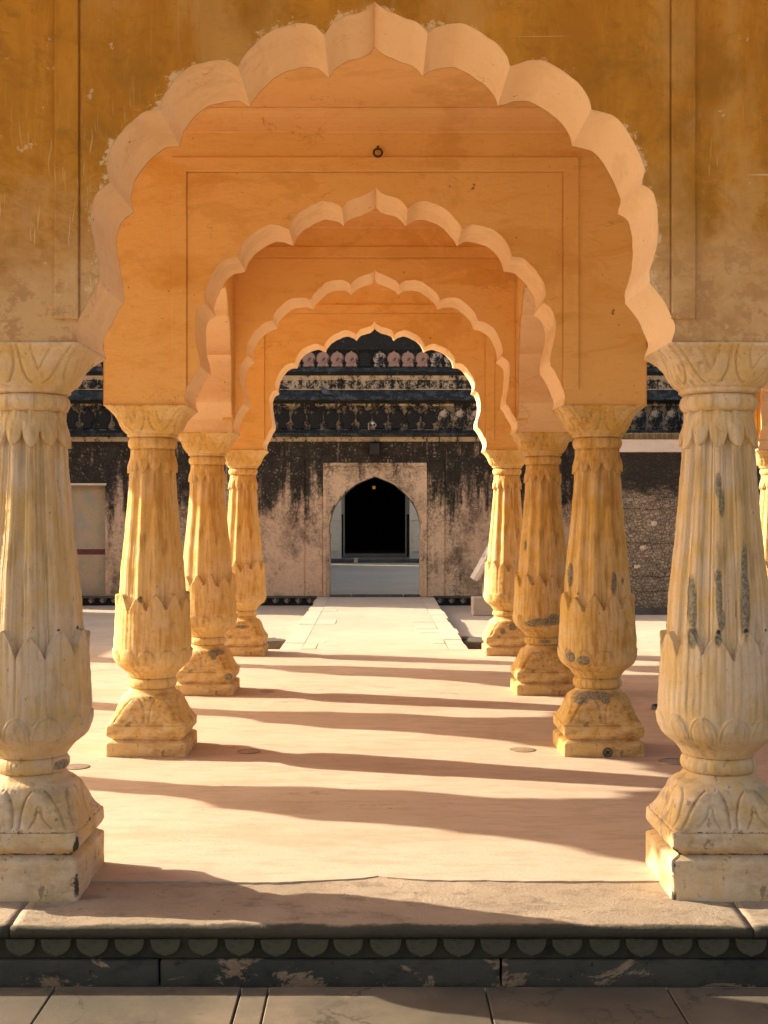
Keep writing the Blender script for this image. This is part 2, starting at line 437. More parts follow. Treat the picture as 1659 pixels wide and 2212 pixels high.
# ------------------------------------------------------------------ ground and paving
gs = 600
g = link('ground', mesh('ground', [(-gs, -gs, -.26), (gs, -gs, -.26), (gs, gs, -.26), (-gs, gs, -.26)], [(0, 1, 2, 3)]), GROUND)
tag(g, kind='structure')
cy = box('courtyard', COURT, None, -14, 14, 13.76, 22.6, -.3, -.16)
tag(cy, kind='structure')
ic = box('inner_courtyard', GREYCOURT, None, -5, 5, 22.6, 37.5, -.3, 0.0)
tag(ic, kind='structure')

pav = empty('pavement'); tag(pav, kind='structure')
rows_p = [(4.39, 4.60, [-3.2, -1.75, -.98, -.40, -.305, .45, 1.16, 2.3, 3.2]),
          (3.62, 4.386, [-3.2, -2.1, -1.18, -.46, -.33, .42, 1.10, 1.9, 3.2]),
          (2.7, 3.616, [-3.2, -1.6, -.5, .5, 1.5, 3.2]), (1.7, 2.696, [-3.2, -2, -1, 0, 1, 2, 3.2])]
rows_p[0] = (3.80, 4.585, [-3.2, -2.1, -1.16, -.485, -.385, .40, 1.06, 2.1, 3.2])
rows_p[1] = (2.9, 3.797, [-3.2, -1.7, -.6, .5, 1.5, 3.2])
rows_p[2] = (1.9, 2.897, [-3.2, -2.2, -1.1, 0, 1.2, 3.2]); rows_p = rows_p[:3]
for y0, y1, xs in rows_p:
    for i in range(len(xs) - 1):
        dz = rnd.uniform(-.002, .002)
        o = box('paving_slab', MARBLE, pav, xs[i] + .003, xs[i + 1] - .003, y0, y1, -.29, -.235 + dz, .004)
        o.data.materials.clear(); o.data.materials.append(MARBLE)

# ------------------------------------------------------------------ platform: floor, coping, frieze, base course
fl_front = [(-6.0, 5.09), (-1.7, 5.09), (-1.30, 5.10), (-.95, 5.105), (-.62, 5.085), (-.40, 5.078), (-.28, 5.10), (-.16, 5.115), (-.05, 5.14),
            (.0, 5.165), (.012, 5.172), (.05, 5.155), (.14, 5.125), (.3, 5.108), (.42, 5.112), (.6, 5.098), (.95, 5.10), (1.2, 5.105), (1.7, 5.10), (5.2, 5.10)]
ff = []
for i in range(len(fl_front) - 1):
    (xa, ya), (xb, yb) = fl_front[i], fl_front[i + 1]
    n = max(1, int(abs(xb - xa) / .03)) if abs(xa) < 1.8 and abs(xb) < 1.8 else 1
    for k in range(n):
        t = k / n; ff.append((xa + (xb - xa) * t, ya + (yb - ya) * t + (rnd.uniform(-.004, .004) if n > 1 else 0)))
ff.append(fl_front[-1])
pts = ff + [(5.2, 13.76), (-5.4, 13.76), (-6.0, 13.76)]
n = len(pts)
v = [(x, y, 0) for x, y in pts] + [(x, y, -.25) for x, y in pts]
f = [tuple(range(n)), tuple(range(n, 2 * n))[::-1]] + [(i, n + i, n + (i + 1) % n, (i + 1) % n) for i in range(n)]
flo = link('pavilion_floor', fix(mesh('pavilion_floor', v, f)), FLOOR); tag(flo, kind='structure')

plat = empty('platform_edge', (0, 4.6, -.235))
tag(plat, 'low stone platform edge with hanging scalloped frieze below the near columns', 'platform')
plat.location = (0, 0, 0)
LIP = 4.62
def coping(x0, x1, seed):
    """one long coping slab, worn, sloping a little to the lip"""
    nx = max(6, int((x1 - x0) / .03)); ny = 16
    from mathutils import noise
    v = []; f = []
    yb = 5.2
    for j in range(ny + 4):
        for i in range(nx + 1):
            x = x0 + (x1 - x0) * i / nx
            s = min(j, ny) / ny
            y = yb + (LIP - yb) * s; z = -.002 - .028 * s
            nn = noise.noise((x * 5 + seed, y * 7, 0)) * .006 + noise.noise((x * 22, y * 30, seed)) * .003
            z += nn * min(1, s * 3)
            if j >= ny - 1 and j <= ny: z -= .0015 * (j - ny + 2) * (.5 + .5 * noise.noise((x * 12, 3, 1)))
            if j == ny: y += .004
            if j > ny:
                q = j - ny
                y = LIP - .001 + .004 * noise.noise((x * 14, q, 2)); z = (-.040, -.058, -.074)[q - 1]
            if j == ny + 3: y = LIP + .012
            v.append((x, y, z))
    w = nx + 1
    for j in range(ny + 3):
        for i in range(nx):
            f.append((j * w + i, j * w + i + 1, (j + 1) * w + i + 1, (j + 1) * w + i))
    b = len(v)
    v += [(x0, yb, -.074), (x1, yb, -.074)]
    f.append(tuple([b, b + 1] + [(ny + 3) * w + i for i in range(nx, -1, -1)]))
    f.append(tuple([b] + [j * w for j in range(ny + 3, -1, -1)])); f.append(tuple([b + 1] + [j * w + nx for j in range(ny + 4)]))
    return link('coping_slab', fix(mesh('coping_slab', v, f)), COPING, plat, True)
for k, (x0, x1) in enumerate(((-3.9, -2.6), (-2.596, -1.345), (-1.34, 1.386), (1.391, 2.7), (2.704, 3.9))): coping(x0, x1, k * 7.3)
fband = rough_block('frieze_band', FRIEZESHADE, plat, -3.8, 3.8, LIP + .032, 5.0, -.158, -.075, .06, .004)
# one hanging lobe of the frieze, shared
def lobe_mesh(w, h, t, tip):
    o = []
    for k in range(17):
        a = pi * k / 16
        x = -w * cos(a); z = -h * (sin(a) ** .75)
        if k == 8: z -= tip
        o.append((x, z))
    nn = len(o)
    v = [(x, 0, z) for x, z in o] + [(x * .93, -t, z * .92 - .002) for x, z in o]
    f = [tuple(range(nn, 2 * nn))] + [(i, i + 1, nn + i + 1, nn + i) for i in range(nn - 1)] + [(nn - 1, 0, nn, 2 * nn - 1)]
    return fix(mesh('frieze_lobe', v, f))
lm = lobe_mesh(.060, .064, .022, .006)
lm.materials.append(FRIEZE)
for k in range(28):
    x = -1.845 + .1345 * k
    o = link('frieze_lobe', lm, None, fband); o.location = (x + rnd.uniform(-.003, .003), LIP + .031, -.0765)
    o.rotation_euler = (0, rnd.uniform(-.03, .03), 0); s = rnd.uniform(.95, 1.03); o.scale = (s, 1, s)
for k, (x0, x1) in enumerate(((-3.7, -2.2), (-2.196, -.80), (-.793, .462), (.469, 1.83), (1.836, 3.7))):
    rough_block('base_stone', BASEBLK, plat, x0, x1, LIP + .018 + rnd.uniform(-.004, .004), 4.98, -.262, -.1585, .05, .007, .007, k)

# ------------------------------------------------------------------ columns
def ss(x, a, b):
    t = np.clip((x - a) / (b - a), 0, 1); return t * t * (3 - 2 * t)
def frac(u): return u - np.floor(u) - .5
def interp(z, tab):
    zz = np.array([t[0] for t in tab]); rr = np.array([t[1] for t in tab]); o = np.argsort(zz)
    return np.interp(z, zz[o], rr[o])

CUP = [(.985, .213), (.9, .217), (.8, .225), (.7, .232), (.634, .233), (.59, .227), (.555, .212), (.528, .187), (.50, .16), (.48, .145), (.462, .134)]
SHAFT = [(1.90, .131), (1.76, .136), (1.63, .144), (1.376, .165), (1.164, .189), (.953, .204), (.8, .212), (.6, .215)]
BASE = [(.398, .130), (.388, .140), (.372, .150), (.360, .172), (.352, .180), (.335, .190), (.29, .201), (.255, .210), (.23, .219), (.212, .227), (.200, .238), (.190, .240)]
CAP = [(1.962, .148), (1.972, .160), (1.982, .157), (1.990, .170), (2.01, .184), (2.04, .196), (2.07, .205), (2.095, .215), (2.115, .228), (2.130, .243), (2.140, .254), (2.15, .255)]
N = 12
def u_at(th, shift=0.0): return frac(N * (th - radians(15)) / (2 * pi) + .5 + shift)

SEED = [0.0]
def u_var(th):
    s_ = SEED[0]
    return th + .018 * np.sin(3 * th + s_) + .012 * np.sin(5 * th + 2.3 * s_)
def h_shaft(th, z):
    th = u_var(th); u = u_at(th); a = np.abs(u)
    h = .007 * np.cos(2 * pi * u)
    h = h - .0085 * np.exp(-((a - .30) / .03) ** 2) - .005 * np.exp(-((a - .41) / .018) ** 2) - .004 * np.exp(-((a - .14) / .02) ** 2)
    return h - .004 * np.exp(-((a - .5) / .02) ** 2)
def h_cup(th, z):
    z = z + .010 * np.sin(4 * th + SEED[0]) * ss(z, .7, .9) + .007 * np.sin(7 * th + 1.7 * SEED[0]) * ss(z, .7, .9)
    th = u_var(th); u = u_at(th); a = np.abs(u)
    t = np.clip((z - .885) / (.985 - .885), 0, 1.3)
    w = .5 * np.clip(1 - np.minimum(t, 1) ** 1.15, 0, 1) ** .66; w = np.where(t >= 1, -.08, w); w = np.where(t <= 0, .6, w)
    i = ss(w - a, -.022, .022)
    up = ss(z, .68, .98)
    h1 = .010 + .006 * up ** 2 - (.003 + .004 * up) * np.exp(-(u / .022) ** 2) - .003 * np.exp(-((a - .25) / .03) ** 2) - .0065 * np.exp(-((a - .5) / .022) ** 2)
    h1 = h1 + .004 * up * np.exp(-((w - a - .04) / .03) ** 2)
    h = -.03 * (1 - i) + h1 * i
    low = ss(z, .70, .62); h = h * (1 - low) + .008 * low
    # round leaves lapping the bowl
    u2 = u_at(th, .5)
    t3 = np.clip((z - .55) / .095, 0, 1.2); w3 = .48 * np.sqrt(np.clip(1 - np.minimum(t3, 1) ** 2.2, 0, 1)); w3 = np.where(t3 >= 1, -.1, w3)
    in3 = ss(w3 - np.abs(u2), -.03, .03) * ss(z, .50, .545)
    return h + in3 * (.010 - .005 * np.exp(-((w3 - np.abs(u2) - .10) / .03) ** 2))
def h_collar(th, z):
    z = z + .006 * np.sin(5 * th + SEED[0]) * ss(z, 1.86, 1.8)
    th = u_var(th); u = u_at(th); t = np.clip((1.805 - z) / (1.805 - 1.740), 0, 1.3)
    w = .5 * np.clip(1 - np.minimum(t, 1) ** 1.7, 0, 1) ** .6; w = np.where(t >= 1, -.08, w); w = np.where(t <= 0, .6, w)
    i = ss(w - np.abs(u), -.03, .03)
    full = ss(z, 1.875, 1.78)
    return -.03 * (1 - i) + i * (.004 + .014 * full + .005 * np.cos(2 * pi * u) * full - .006 * full * np.exp(-((np.abs(u) - .5) / .05) ** 2))
def groove(d, w): return np.exp(-(d / w) ** 2)
def h_base(th, z):
    u = frac(8 * th / (2 * pi)); a = np.abs(u)
    t = np.clip((.345 - z) / (.345 - .197), 0, 1)
    w = .08 + .34 * np.sqrt(np.clip(1 - (1 - t) ** 2.2, 0, 1))
    on = ss(z, .352, .342) * ss(z, .195, .21)
    h = -.012 * groove(a - w, .017) * on
    drop = .05 + .16 * ss(t, .45, 1.0) ** 2
    u3 = frac(8 * th / (2 * pi)); b = np.abs(u3)
    h = h - .009 * groove(b - drop * ss(t, .35, .5), .017) * ss(t, .35, .45) * on
    h = h + .003 * on * ss(w - a, 0, .08)
    return h
def h_cap(th, z):
    u = frac(8 * th / (2 * pi)); a = np.abs(u)
    t = np.clip((z - 1.998) / (2.14 - 1.998), 0, 1)
    w = .10 + .34 * np.sqrt(np.clip(1 - (1 - t) ** 2.4, 0, 1))
    on = ss(z, 1.994, 2.002) * ss(z, 2.147, 2.138)
    h = -.012 * groove(a - w, .017) * on + .003 * on * ss(w - a, 0, .08)
    drop = .05 + .13 * ss(t, .4, 1.0)
    h = h - .009 * groove(a - drop * ss(t, .3, .5), .017) * ss(t, .28, .4) * on
    return h
def ring_tab(z0, z1, r0, r1, rb, n=9):
    out = []
    for k in range(n):
        a = k / (n - 1); zz = z0 + (z1 - z0) * a
        out.append((zz, r0 + (r1 - r0) * a + rb * math.sqrt(max(0, 1 - (2 * a - 1) ** 2))))
    return out
def wear(th, z, s):
    return (.0016 * np.sin(3 * th + 17 * z + s) * np.sin(23 * z + 2 * th + 2 * s) + .0010 * np.sin(9 * th - 41 * z + 3 * s) * np.sin(5 * th + 63 * z)
            + .0006 * np.sin(31 * th + 90 * z + s) * np.sin(17 * th - 77 * z))

def surf(name, mat, parent, zs, tab, hf, nth, pw=None, seed=0.0, patches=(), view=0.0, zmap=None, crust_shade=None, caps=True, smooth=True, half=None):
    th = np.linspace(0, 2 * pi, nth, endpoint=False)
    if pw is not None:
        th = np.sort(np.unique(np.round(np.concatenate([th, np.array([pi / 4 + k * pi / 2 + e for k in range(4) for e in (-.05, -.02, -.008, 0, .008, .02, .05)])]), 6)))
    zs = np.asarray(zs, float)
    T, Z = np.meshgrid(th, zs)
    S = interp(Z, tab)
    if pw is not None:
        P = interp(Z, pw)
        c = np.abs(np.cos(T)); s = np.abs(np.sin(T))
        R = S / (c ** P + s ** P) ** (1 / P)
    else: R = S
    if hf is not None: R = R + hf(T, Z)
    R = R + wear(T, Z, seed)
    ZZ = zmap(Z) if zmap else Z
    X = R * np.sin(T); Y = -R * np.cos(T)
    nz, nt = T.shape
    V = np.stack([X, Y, ZZ], -1).reshape(-1, 3)
    i = np.arange(nz - 1)[:, None] * nt; j = np.arange(nt)[None, :]; j2 = (j + 1) % nt
    F = np.stack([i + j, i + j2, i + nt + j2, i + nt + j], -1).reshape(-1, 4)
    if zs[1] < zs[0]: F = F[:, ::-1]
    nv = len(V); extra = []
    loops = F.reshape(-1).tolist(); starts = list(range(0, len(F) * 4, 4))
    me = bpy.data.meshes.new(name)
    faces = F.tolist()
    if caps:
        up = list(range((nz - 1) * nt, nz * nt)); dn = list(range(nt))[::-1]
        if zs[1] < zs[0]: up, dn = up[::-1], dn[::-1]
        faces = faces + [up, dn]
    me.from_pydata(V.tolist(), [], faces); me.update()
    if patches:
        lat = X * math.cos(view) + Y * math.sin(view)          # sideways on the side turned to the front
        frt = -(-X * math.sin(view) + Y * math.cos(view))
        val = np.zeros_like(T)
        for (lx, lz, hw, hh) in patches:
            q = 1 - np.sqrt(((lat - lx) / hw) ** 2 + np.abs((ZZ - lz) / hh) ** 2.6)
            val = np.maximum(val, np.clip(q * 1.2 + .42, 0, 1))
        val = np.where(frt > 0, val, 0)
        at = me.attributes.new('patch', 'FLOAT', 'POINT'); at.data.foreach_set('value', val.reshape(-1).astype(np.float32))
    if crust_shade is not None:
        at = me.attributes.new('crust_shade', 'FLOAT', 'POINT'); at.data.foreach_set('value', crust_shade(T, ZZ).reshape(-1).astype(np.float32))
    o = link(name, me, mat, parent, smooth)
    return o

SQ = 40
def make_column(parent, mat, res, row1=False, patches=(), view=0.0, seed=0.0):
    lift = .055 if row1 else 0.0
    SEED[0] = seed
    zmap = (lambda z: lift + z * (2.15 - lift + .003) / 2.15) if row1 else None
    if row1: zmap = lambda z: np.where(z < .2, z + lift, lift + .2 + (z - .2) * (2.152 - lift - .2) / 1.95)
    nt = {3: 300, 2: 180, 1: 132, 0: 72}[res]; kz = {3: 1.0, 2: .62, 1: .45, 0: .25}[res]
    def lin(a, b, n): return np.linspace(a, b, max(4, int(n * kz)))
    cr = None
    def crust_plinth(T, Z):
        e = np.exp(-((np.mod(T, pi / 2) - pi / 4) / .055) ** 2) * (.55 + .2 * np.sin(Z * 40 + seed * 5))
        bot = np.exp(-((Z - Z.min()) / .012) ** 2) * .55  # darker line along the bottom edge
        return np.maximum(e, bot) if row1 else np.maximum(e * .45, bot * .6)
    def tube(name, tab, hf, n, pw=None, cr=None, zz=None, pts=patches, par=None):
        z0, z1 = min(t[0] for t in tab), max(t[0] for t in tab)
        zs = lin(z0, z1, n) if zz is None else zz
        return surf(name, mat[1] if name in ('lower_plinth', 'upper_plinth', 'lotus_base') else mat[0], par or parent, zs, tab, hf, nt, pw, seed, pts, view, zmap, cr)
    zlow = -.085 if row1 else -.004
    low_top = .085
    tube('lower_plinth', [(zlow, .245), (zlow + .004, .247), (low_top - .012, .247), (low_top - .004, .245), (low_top, .240), (.0995, .213), (.1, .213)], None, 22, [(-.1, SQ), (.2, SQ)], crust_plinth,
         np.concatenate([lin(zlow, low_top - .014, 14), [low_top - .009, low_top - .004, low_top, .092, .0998]]))
    tube('upper_plinth', [(.100, .214), (.108, .220), (.124, .240), (.134, .246), (.176, .246), (.186, .243), (.190, .236)], None, 20, [(.0, SQ), (.3, SQ)], crust_plinth,
         np.concatenate([[.100, .104, .108, .116], lin(.124, .176, 10), [.181, .186, .1895]]))
    def base_joint_line(T, Z): return np.exp(-((Z - (.192 + lift)) / .006) ** 2) * .5  # narrow dark line where the base meets the plinth
    lb = tube('lotus_base', BASE, h_base, 60, [(.19, 14), (.235, 7), (.30, 3.4), (.35, 2.3), (.40, 2)], base_joint_line if row1 else None,
         np.concatenate([lin(.190, .34, 60), np.linspace(.345, .395, 12)]))
    tube('foot_ring', ring_tab(.392, .466, .122, .120, .031, 17), None, 18, par=lb)
    def hole_shade(T, Z):  # shade of drilled tip holes, painted on the unpierced shaft
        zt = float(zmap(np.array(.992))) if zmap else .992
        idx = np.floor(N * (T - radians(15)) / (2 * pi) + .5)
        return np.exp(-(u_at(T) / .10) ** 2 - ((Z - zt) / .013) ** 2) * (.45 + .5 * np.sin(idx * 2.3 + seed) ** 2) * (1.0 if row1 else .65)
    sh = tube('fluted_shaft', SHAFT, h_shaft, 60, None, hole_shade, zz=np.concatenate([lin(.62, .95, 6), lin(.955, 1.03, 40), lin(1.04, 1.895, 50)]))
    tube('petal_cup', CUP, h_cup, 130, zz=np.concatenate([lin(.462, .70, 60), lin(.703, 1.0, 90)]), par=sh)
    tube('petal_collar', [(1.735, .136), (1.80, .133), (1.85, .132), (1.875, .131), (1.887, .126)], h_collar, 60, zz=lin(1.735, 1.887, 56), par=sh)
    cp = tube('capital', CAP, h_cap, 60, [(1.96, 2), (1.99, 2.2), (2.03, 2.7), (2.07, 3.6), (2.10, 6), (2.13, 16), (2.16, 34)], None,
         np.concatenate([np.linspace(1.962, 2.0, 9), lin(2.003, 2.132, 52), [2.137, 2.142, 2.147, 2.15]]))
    tube('neck_ring', ring_tab(1.886, 1.964, .124, .126, .029, 17), None, 20, par=cp)

def column(x, row, mat, res, label, group, patches=(), seed=0.0):
    y = ROWS[row]
    o = empty('carved_column', (x, y, 0)); tag(o, label, 'column', group)
    view = math.atan2(-x, y) * -1
    make_column(o, mat, res, row == 0, patches, -math.atan2(x, y), seed)
    return o
GI = 'columns flanking the central aisle'
P_R1 = [(.0, 1.60, .013, .055), (.012, 1.53, .012, .06), (-.100, 1.13, .021, .115), (-.098, 1.0, .018, .05), (.0, 1.24, .016, .03), (.004, 1.16, .015, .08), (.012, 1.07, .014, .05), (.0, 1.0, .013, .035),
        (.098, 1.25, .014, .14), (.102, 1.12, .019, .13)]
P_R2 = [(.10, 1.06, .020, .075), (-.165, 1.10, .022, .085), (.155, 1.07, .010, .03), (-.165, .60, .035, .035), (-.085, .585, .045, .035), (-.02, .365, .13, .025), (-.10, .335, .05, .03), (.05, .34, .03, .025)]
P_R3 = [(.02, .60, .15, .035), (-.08, .585, .07, .03), (.09, .63, .05, .04), (-.14, 1.22, .014, .06), (.02, .43, .05, .018)]
P_R4 = [(.06, .30, .05, .04), (-.04, .25, .03, .03)]
P_L1 = [(.115, .475, .036, .020)]
P_L2 = [(-.075, .96, .017, .022), (-.01, .352, .015, .008)]
P_L3 = [(.075, .345, .075, .026), (.05, .315, .03, .03), (.17, .15, .04, .035)]
P_L4 = [(-.01, .30, .07, .02)]
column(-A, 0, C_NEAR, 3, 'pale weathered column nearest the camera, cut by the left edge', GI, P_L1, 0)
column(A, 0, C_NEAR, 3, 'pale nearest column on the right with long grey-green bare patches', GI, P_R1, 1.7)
column(-A, 1, C_MID, 2, 'ochre fluted column, second from the camera on the left of the aisle', GI, P_L2, 2.9)
column(A, 1, C_MIDB, 2, 'brown streaked column, second from the camera on the right of the aisle', GI, P_R2, 4.1)
column(-A, 2, C_MID, 1, 'ochre column, third from the camera on the left, grey patch on its base', GI, P_L3, 5.3)
column(A, 2, C_MIDB, 1, 'brown column, third on the right, with a broad grey patch round its cup', GI, P_R3, 6.1)
column(-A, 3, C_MID, 1, 'farthest and smallest ochre column on the left of the aisle', GI, P_L4, 7.7)
column(A, 3, C_MID, 1, 'farthest sunlit column on the right, beside the white sign stand', GI, P_R4, 8.3)
GO = 'columns of the outer rows'
names_r = ('nearest', 'second', 'third', 'farthest')
proto = column(XR, 3, C_MID, 1, 'farthest ochre column of the outer right row, cut by the right edge', GO, (), 9.1)
def clone(root, loc, label):
    r = root.copy(); COL.objects.link(r); r.location = loc; r['label'] = label
    for ch in root.children:
        c = ch.copy(); COL.objects.link(c); c.parent = r
        for g_ in ch.children:
            e = g_.copy(); COL.objects.link(e); e.parent = c
    return r
for i in (0, 1, 2):
    clone(proto, (XR, ROWS[i], 0), '%s column of the outer right row, hidden beyond the right edge' % names_r[i])
for i in range(4):
    clone(proto, (XL, ROWS[i], 0), '%s column of the outer left row, beyond the left edge, throwing a floor shadow' % names_r[i])

# ------------------------------------------------------------------ cusped arches
HALF = [  # one half of the arch from the crown down, lobe by lobe: (x, z above eye level)
    [(0, 1.988), (.020, 1.966), (.055, 1.946), (.11, 1.928), (.168, 1.900), (.200, 1.860)],
    [(.200, 1.860), (.242, 1.891), (.313, 1.902), (.386, 1.881), (.458, 1.833), (.508, 1.779), (.528, 1.734)],
    [(.528, 1.734), (.595, 1.758), (.682, 1.746), (.757, 1.700), (.817, 1.631), (.838, 1.566)],
    [(.838, 1.566), (.907, 1.551), (.970, 1.498), (1.019, 1.419), (1.044, 1.340), (1.032, 1.280)],
    [(1.032, 1.280), (1.076, 1.248), (1.098, 1.190), (1.100, 1.109), (1.088, 1.020), (1.070, .945), (1.070, .893)],
    [(1.070, .893), (1.095, .862), (1.122, .815), (1.147, .765)],
    [(1.147, .765), (1.160, .735), (1.162, .700), (1.150, CAPZ - EYE)],
]
def spline(p, n):
    p = [Vector(q) for q in p]; out = []
    ext = [p[0] * 2 - p[1]] + p + [p[-1] * 2 - p[-2]]
    for i in range(1, len(ext) - 2):
        a, b, c, e = ext[i - 1:i + 3]
        for k in range(n):
            t = k / n
            out.append(.5 * ((2 * b) + (c - a) * t + (2 * a - 5 * b + 4 * c - e) * t * t + (3 * b - a - 3 * c + e) * t ** 3))
    out.append(p[-1]); return [tuple(q) for q in out]
LOBES = [spline(l, 4) for l in HALF]
def mouldings_of(half, tall=False):
    """lobes of a whole arch, left foot to right foot, scaled to an opening of the given half width"""
    k = half / 1.150
    L = [[(-x * k, EYE + z) for x, z in l][::-1] for l in LOBES[::-1]] + [[(x * k, EYE + z) for x, z in l] for l in LOBES]
    if tall:                                  # plain upright jambs instead of the foot brackets
        z4 = EYE + LOBES[4][0][1]; xx = LOBES[3][-1][0] * k
        L = [[(-half, CAPZ), (-half, z4 - .02), (-xx, z4)]] + L[3:11] + [[(xx, z4), (half, z4 - .02), (half, CAPZ)]]
    return L
def jitter(L, s):
    out = []
    for l in L:
        out.append([(x + (.0035 * sin(z * 23 + s * 3) + .0012 * sin(z * 91 + x * 50 + s)), z + .0032 * sin(x * 41 + s * 2) + .0012 * sin(x * 97 + s)) for x, z in l])
    for a, b in zip(out[:-1], out[1:]): b[0] = a[-1]
    out[0][0] = L[0][0]; out[-1][-1] = L[-1][-1]
    return out

def arch_wall(name, label, axis, c, u0, u1, uc, half, face, soffit, frames=(1, -1), tall=False, thick=W, zt=CEILZ + .2, seed=0.0, group='cusped arches of the pavilion', rim=False):
    """wall with one cusped opening. axis 'x': across the aisle at depth c; 'y': along the aisle at x=c. u0..u1 its extent, uc the centre of the opening"""
    root = empty(name, (0, 0, 0)); tag(root, label, 'archway', group)
    L = jitter(mouldings_of(half, tall), seed)
    lo_, hi_ = u0 - uc + .006, u1 - uc - .006
    L = [[(min(max(x, lo_), hi_), z) for x, z in l] for l in L]
    P = [L[0][0]] + [q for l in L for q in l[1:]]
    out = [(u0, CAPZ)] + [(uc + x, z) for x, z in P] + [(u1, CAPZ), (u1, zt), (u0, zt)]
    m = len(P)
    if rim:
        # wall face cut into strips so the flaked edge of the arch can be marked
        o = plate('wall', face, root, out, c - thick, c + thick, axis, skip=set(range(1, m)))
        bm = bmesh.new(); bm.from_mesh(o.data)
        bmesh.ops.triangulate(bm, faces=[f for f in bm.faces if len(f.verts) > 4])
        for _ in range(1): pass
        bm.to_mesh(o.data); bm.free()
    else:
        plate('wall', face, root, out, c - thick, c + thick, axis, skip=set(range(1, m)))
    e = thick + .0065
    for l in L:
        n = len(l)
        if axis == 'x':
            v = [(uc + x, c - e, z) for x, z in l] + [(uc + x, c, z) for x, z in l] + [(uc + x, c + e, z) for x, z in l]
        else:
            v = [(c - e, uc + x, z) for x, z in l] + [(c, uc + x, z) for x, z in l] + [(c + e, uc + x, z) for x, z in l]
        f = [(r * n + i, r * n + i + 1, (r + 1) * n + i + 1, (r + 1) * n + i) for r in range(2) for i in range(n - 1)]
        link('soffit_lobe', mesh('soffit_lobe', v, f), soffit, root, True)
    # raised spandrel and the flat band that frames it
    k = half / 1.150
    bx = 1.150 * k; ox = 1.243 * k; zb = EYE + .752; zi = EYE + 2.082; zo = EYE + 2.172
    pan = [q for q in P if q[1] > zb + .012 and abs(q[0]) < bx - .004]
    g_ = bx - .007
    pan = [q for q in pan if abs(q[0]) < g_ - .003]
    pts = [(uc - g_, pan[0][1])] + [(uc + x, z) for x, z in pan] + [(uc + g_, pan[-1][1]), (uc + g_, zi - .007), (uc - g_, zi - .007)]
    fr = [(uc - ox, zb), (uc - bx, zb), (uc - bx, zi), (uc + bx, zi), (uc + bx, zb), (uc + ox, zb), (uc + ox, zo), (uc - ox, zo)]
    for s in frames:
        a, b = c + s * (thick + .0002), c + s * (thick + .007)
        o = plate('spandrel', face, root, pts, a, b, axis)
        if rim and s == -1: mark_rim(o, [(uc + x, z) for x, z in P], c)
        o2 = plate('frame_band', face, root, fr, c + s * (thick + .0002), c + s * (thick + .016), axis)
        bm = bmesh.new(); bm.from_mesh(o2.data)
        bmesh.ops.bevel(bm, geom=[e_ for e_ in bm.edges if e_.calc_length() > .02], offset=.005, segments=2, affect='EDGES', profile=.5)
        bm.to_mesh(o2.data); bm.free()
    return root
def mark_rim(o, P, c):
    """grid the spandrel finely and note how near each point is to the arch edge"""
    bm = bmesh.new(); bm.from_mesh(o.data)
    for axis, lo, hi, stp in ((0, -1.15, 1.15, .03), (2, 2.2, 3.6, .03)):
        k = lo
        while k < hi:
            co = [0, 0, 0]; no = [0, 0, 0]; co[axis] = k; no[axis] = 1
            bmesh.ops.bisect_plane(bm, geom=list(bm.verts) + list(bm.edges) + list(bm.faces), plane_co=co, plane_no=no); k += stp
    bm.to_mesh(o.data); bm.free()
    co = np.array([v.co[:] for v in o.data.vertices]); Q = np.array(P)
    dd = np.sqrt(((co[:, None, 0] - Q[None, :, 0]) ** 2 + (co[:, None, 2] - Q[None, :, 1]) ** 2)).min(1)
    at = o.data.attributes.new('rim', 'FLOAT', 'POINT'); at.data.foreach_set('value', np.clip(1 - dd / .10, 0, 1).astype(np.float32) * .62)

PO = A + .254                                # outer face of the aisle piers
def row_arches(i, face):
    y = ROWS[i]; nm = ('nearest', 'second', 'third', 'farthest')[i]
    lab = {0: 'nearest cusped arch with weathered brown ochre facade, framing the whole view',
           1: 'second cusped arch from the camera, orange limewash, iron ring above it',
           2: 'third cusped arch from the camera, orange limewash, at the far side of the hall',
           3: 'farthest and smallest cusped arch, framing the black-stained gate wall'}[i]
    arch_wall('cusped_arch', lab, 'x', y, -PO, PO, 0, 1.150, face, PEACH, seed=i * 1.3, rim=(i == 0))
    tall = i in (1, 2)
    for sx, xo in ((-1, XL), (1, XR)):
        inner = PO * sx; outer = xo - .25 * sx
        c = (inner + outer) / 2; h = abs(outer - inner) / 2
        u0, u1 = (xo - .25, -PO) if sx < 0 else (PO, xo + .25)
        arch_wall('cusped_arch', '%s cross arch of the %s side bay, beside the aisle' % (nm, 'left' if sx < 0 else 'right'), 'x', y, u0, u1, c, h, face, PEACH, seed=i + sx, tall=tall, thick=W - .004, frames=(-1, 1) if not tall else ())
for i in range(4): row_arches(i, FACADE if i == 0 else ORANGE)
for i in range(3):
    y0, y1 = ROWS[i] + W, ROWS[i + 1] - W; yc = (y0 + y1) / 2
    bay = ('front', 'middle', 'back')[i]
    for xo, side in ((XL, 'left'), (XR, 'right')):
        arch_wall('cusped_arch', 'outer %s side arch of the %s bay, open to the court' % (side, bay), 'y', xo, y0 + .002, y1 - .002, yc, (y1 - y0) / 2 - .012, ORANGE, PEACH, frames=(), seed=i * 2.1, thick=W - .01)
    if i == 1:
        for sx, side in ((-1, 'left'), (1, 'right')):
            arch_wall('cusped_arch', 'lengthwise arch on the %s of the central hall, seen edge-on through the second arch' % side, 'y', A * sx, y0 + .002, y1 - .002, yc, (y1 - y0) / 2 - .012, ORANGE, PEACH, frames=(-sx,), seed=i * 3.1 + sx, thick=W - .008)

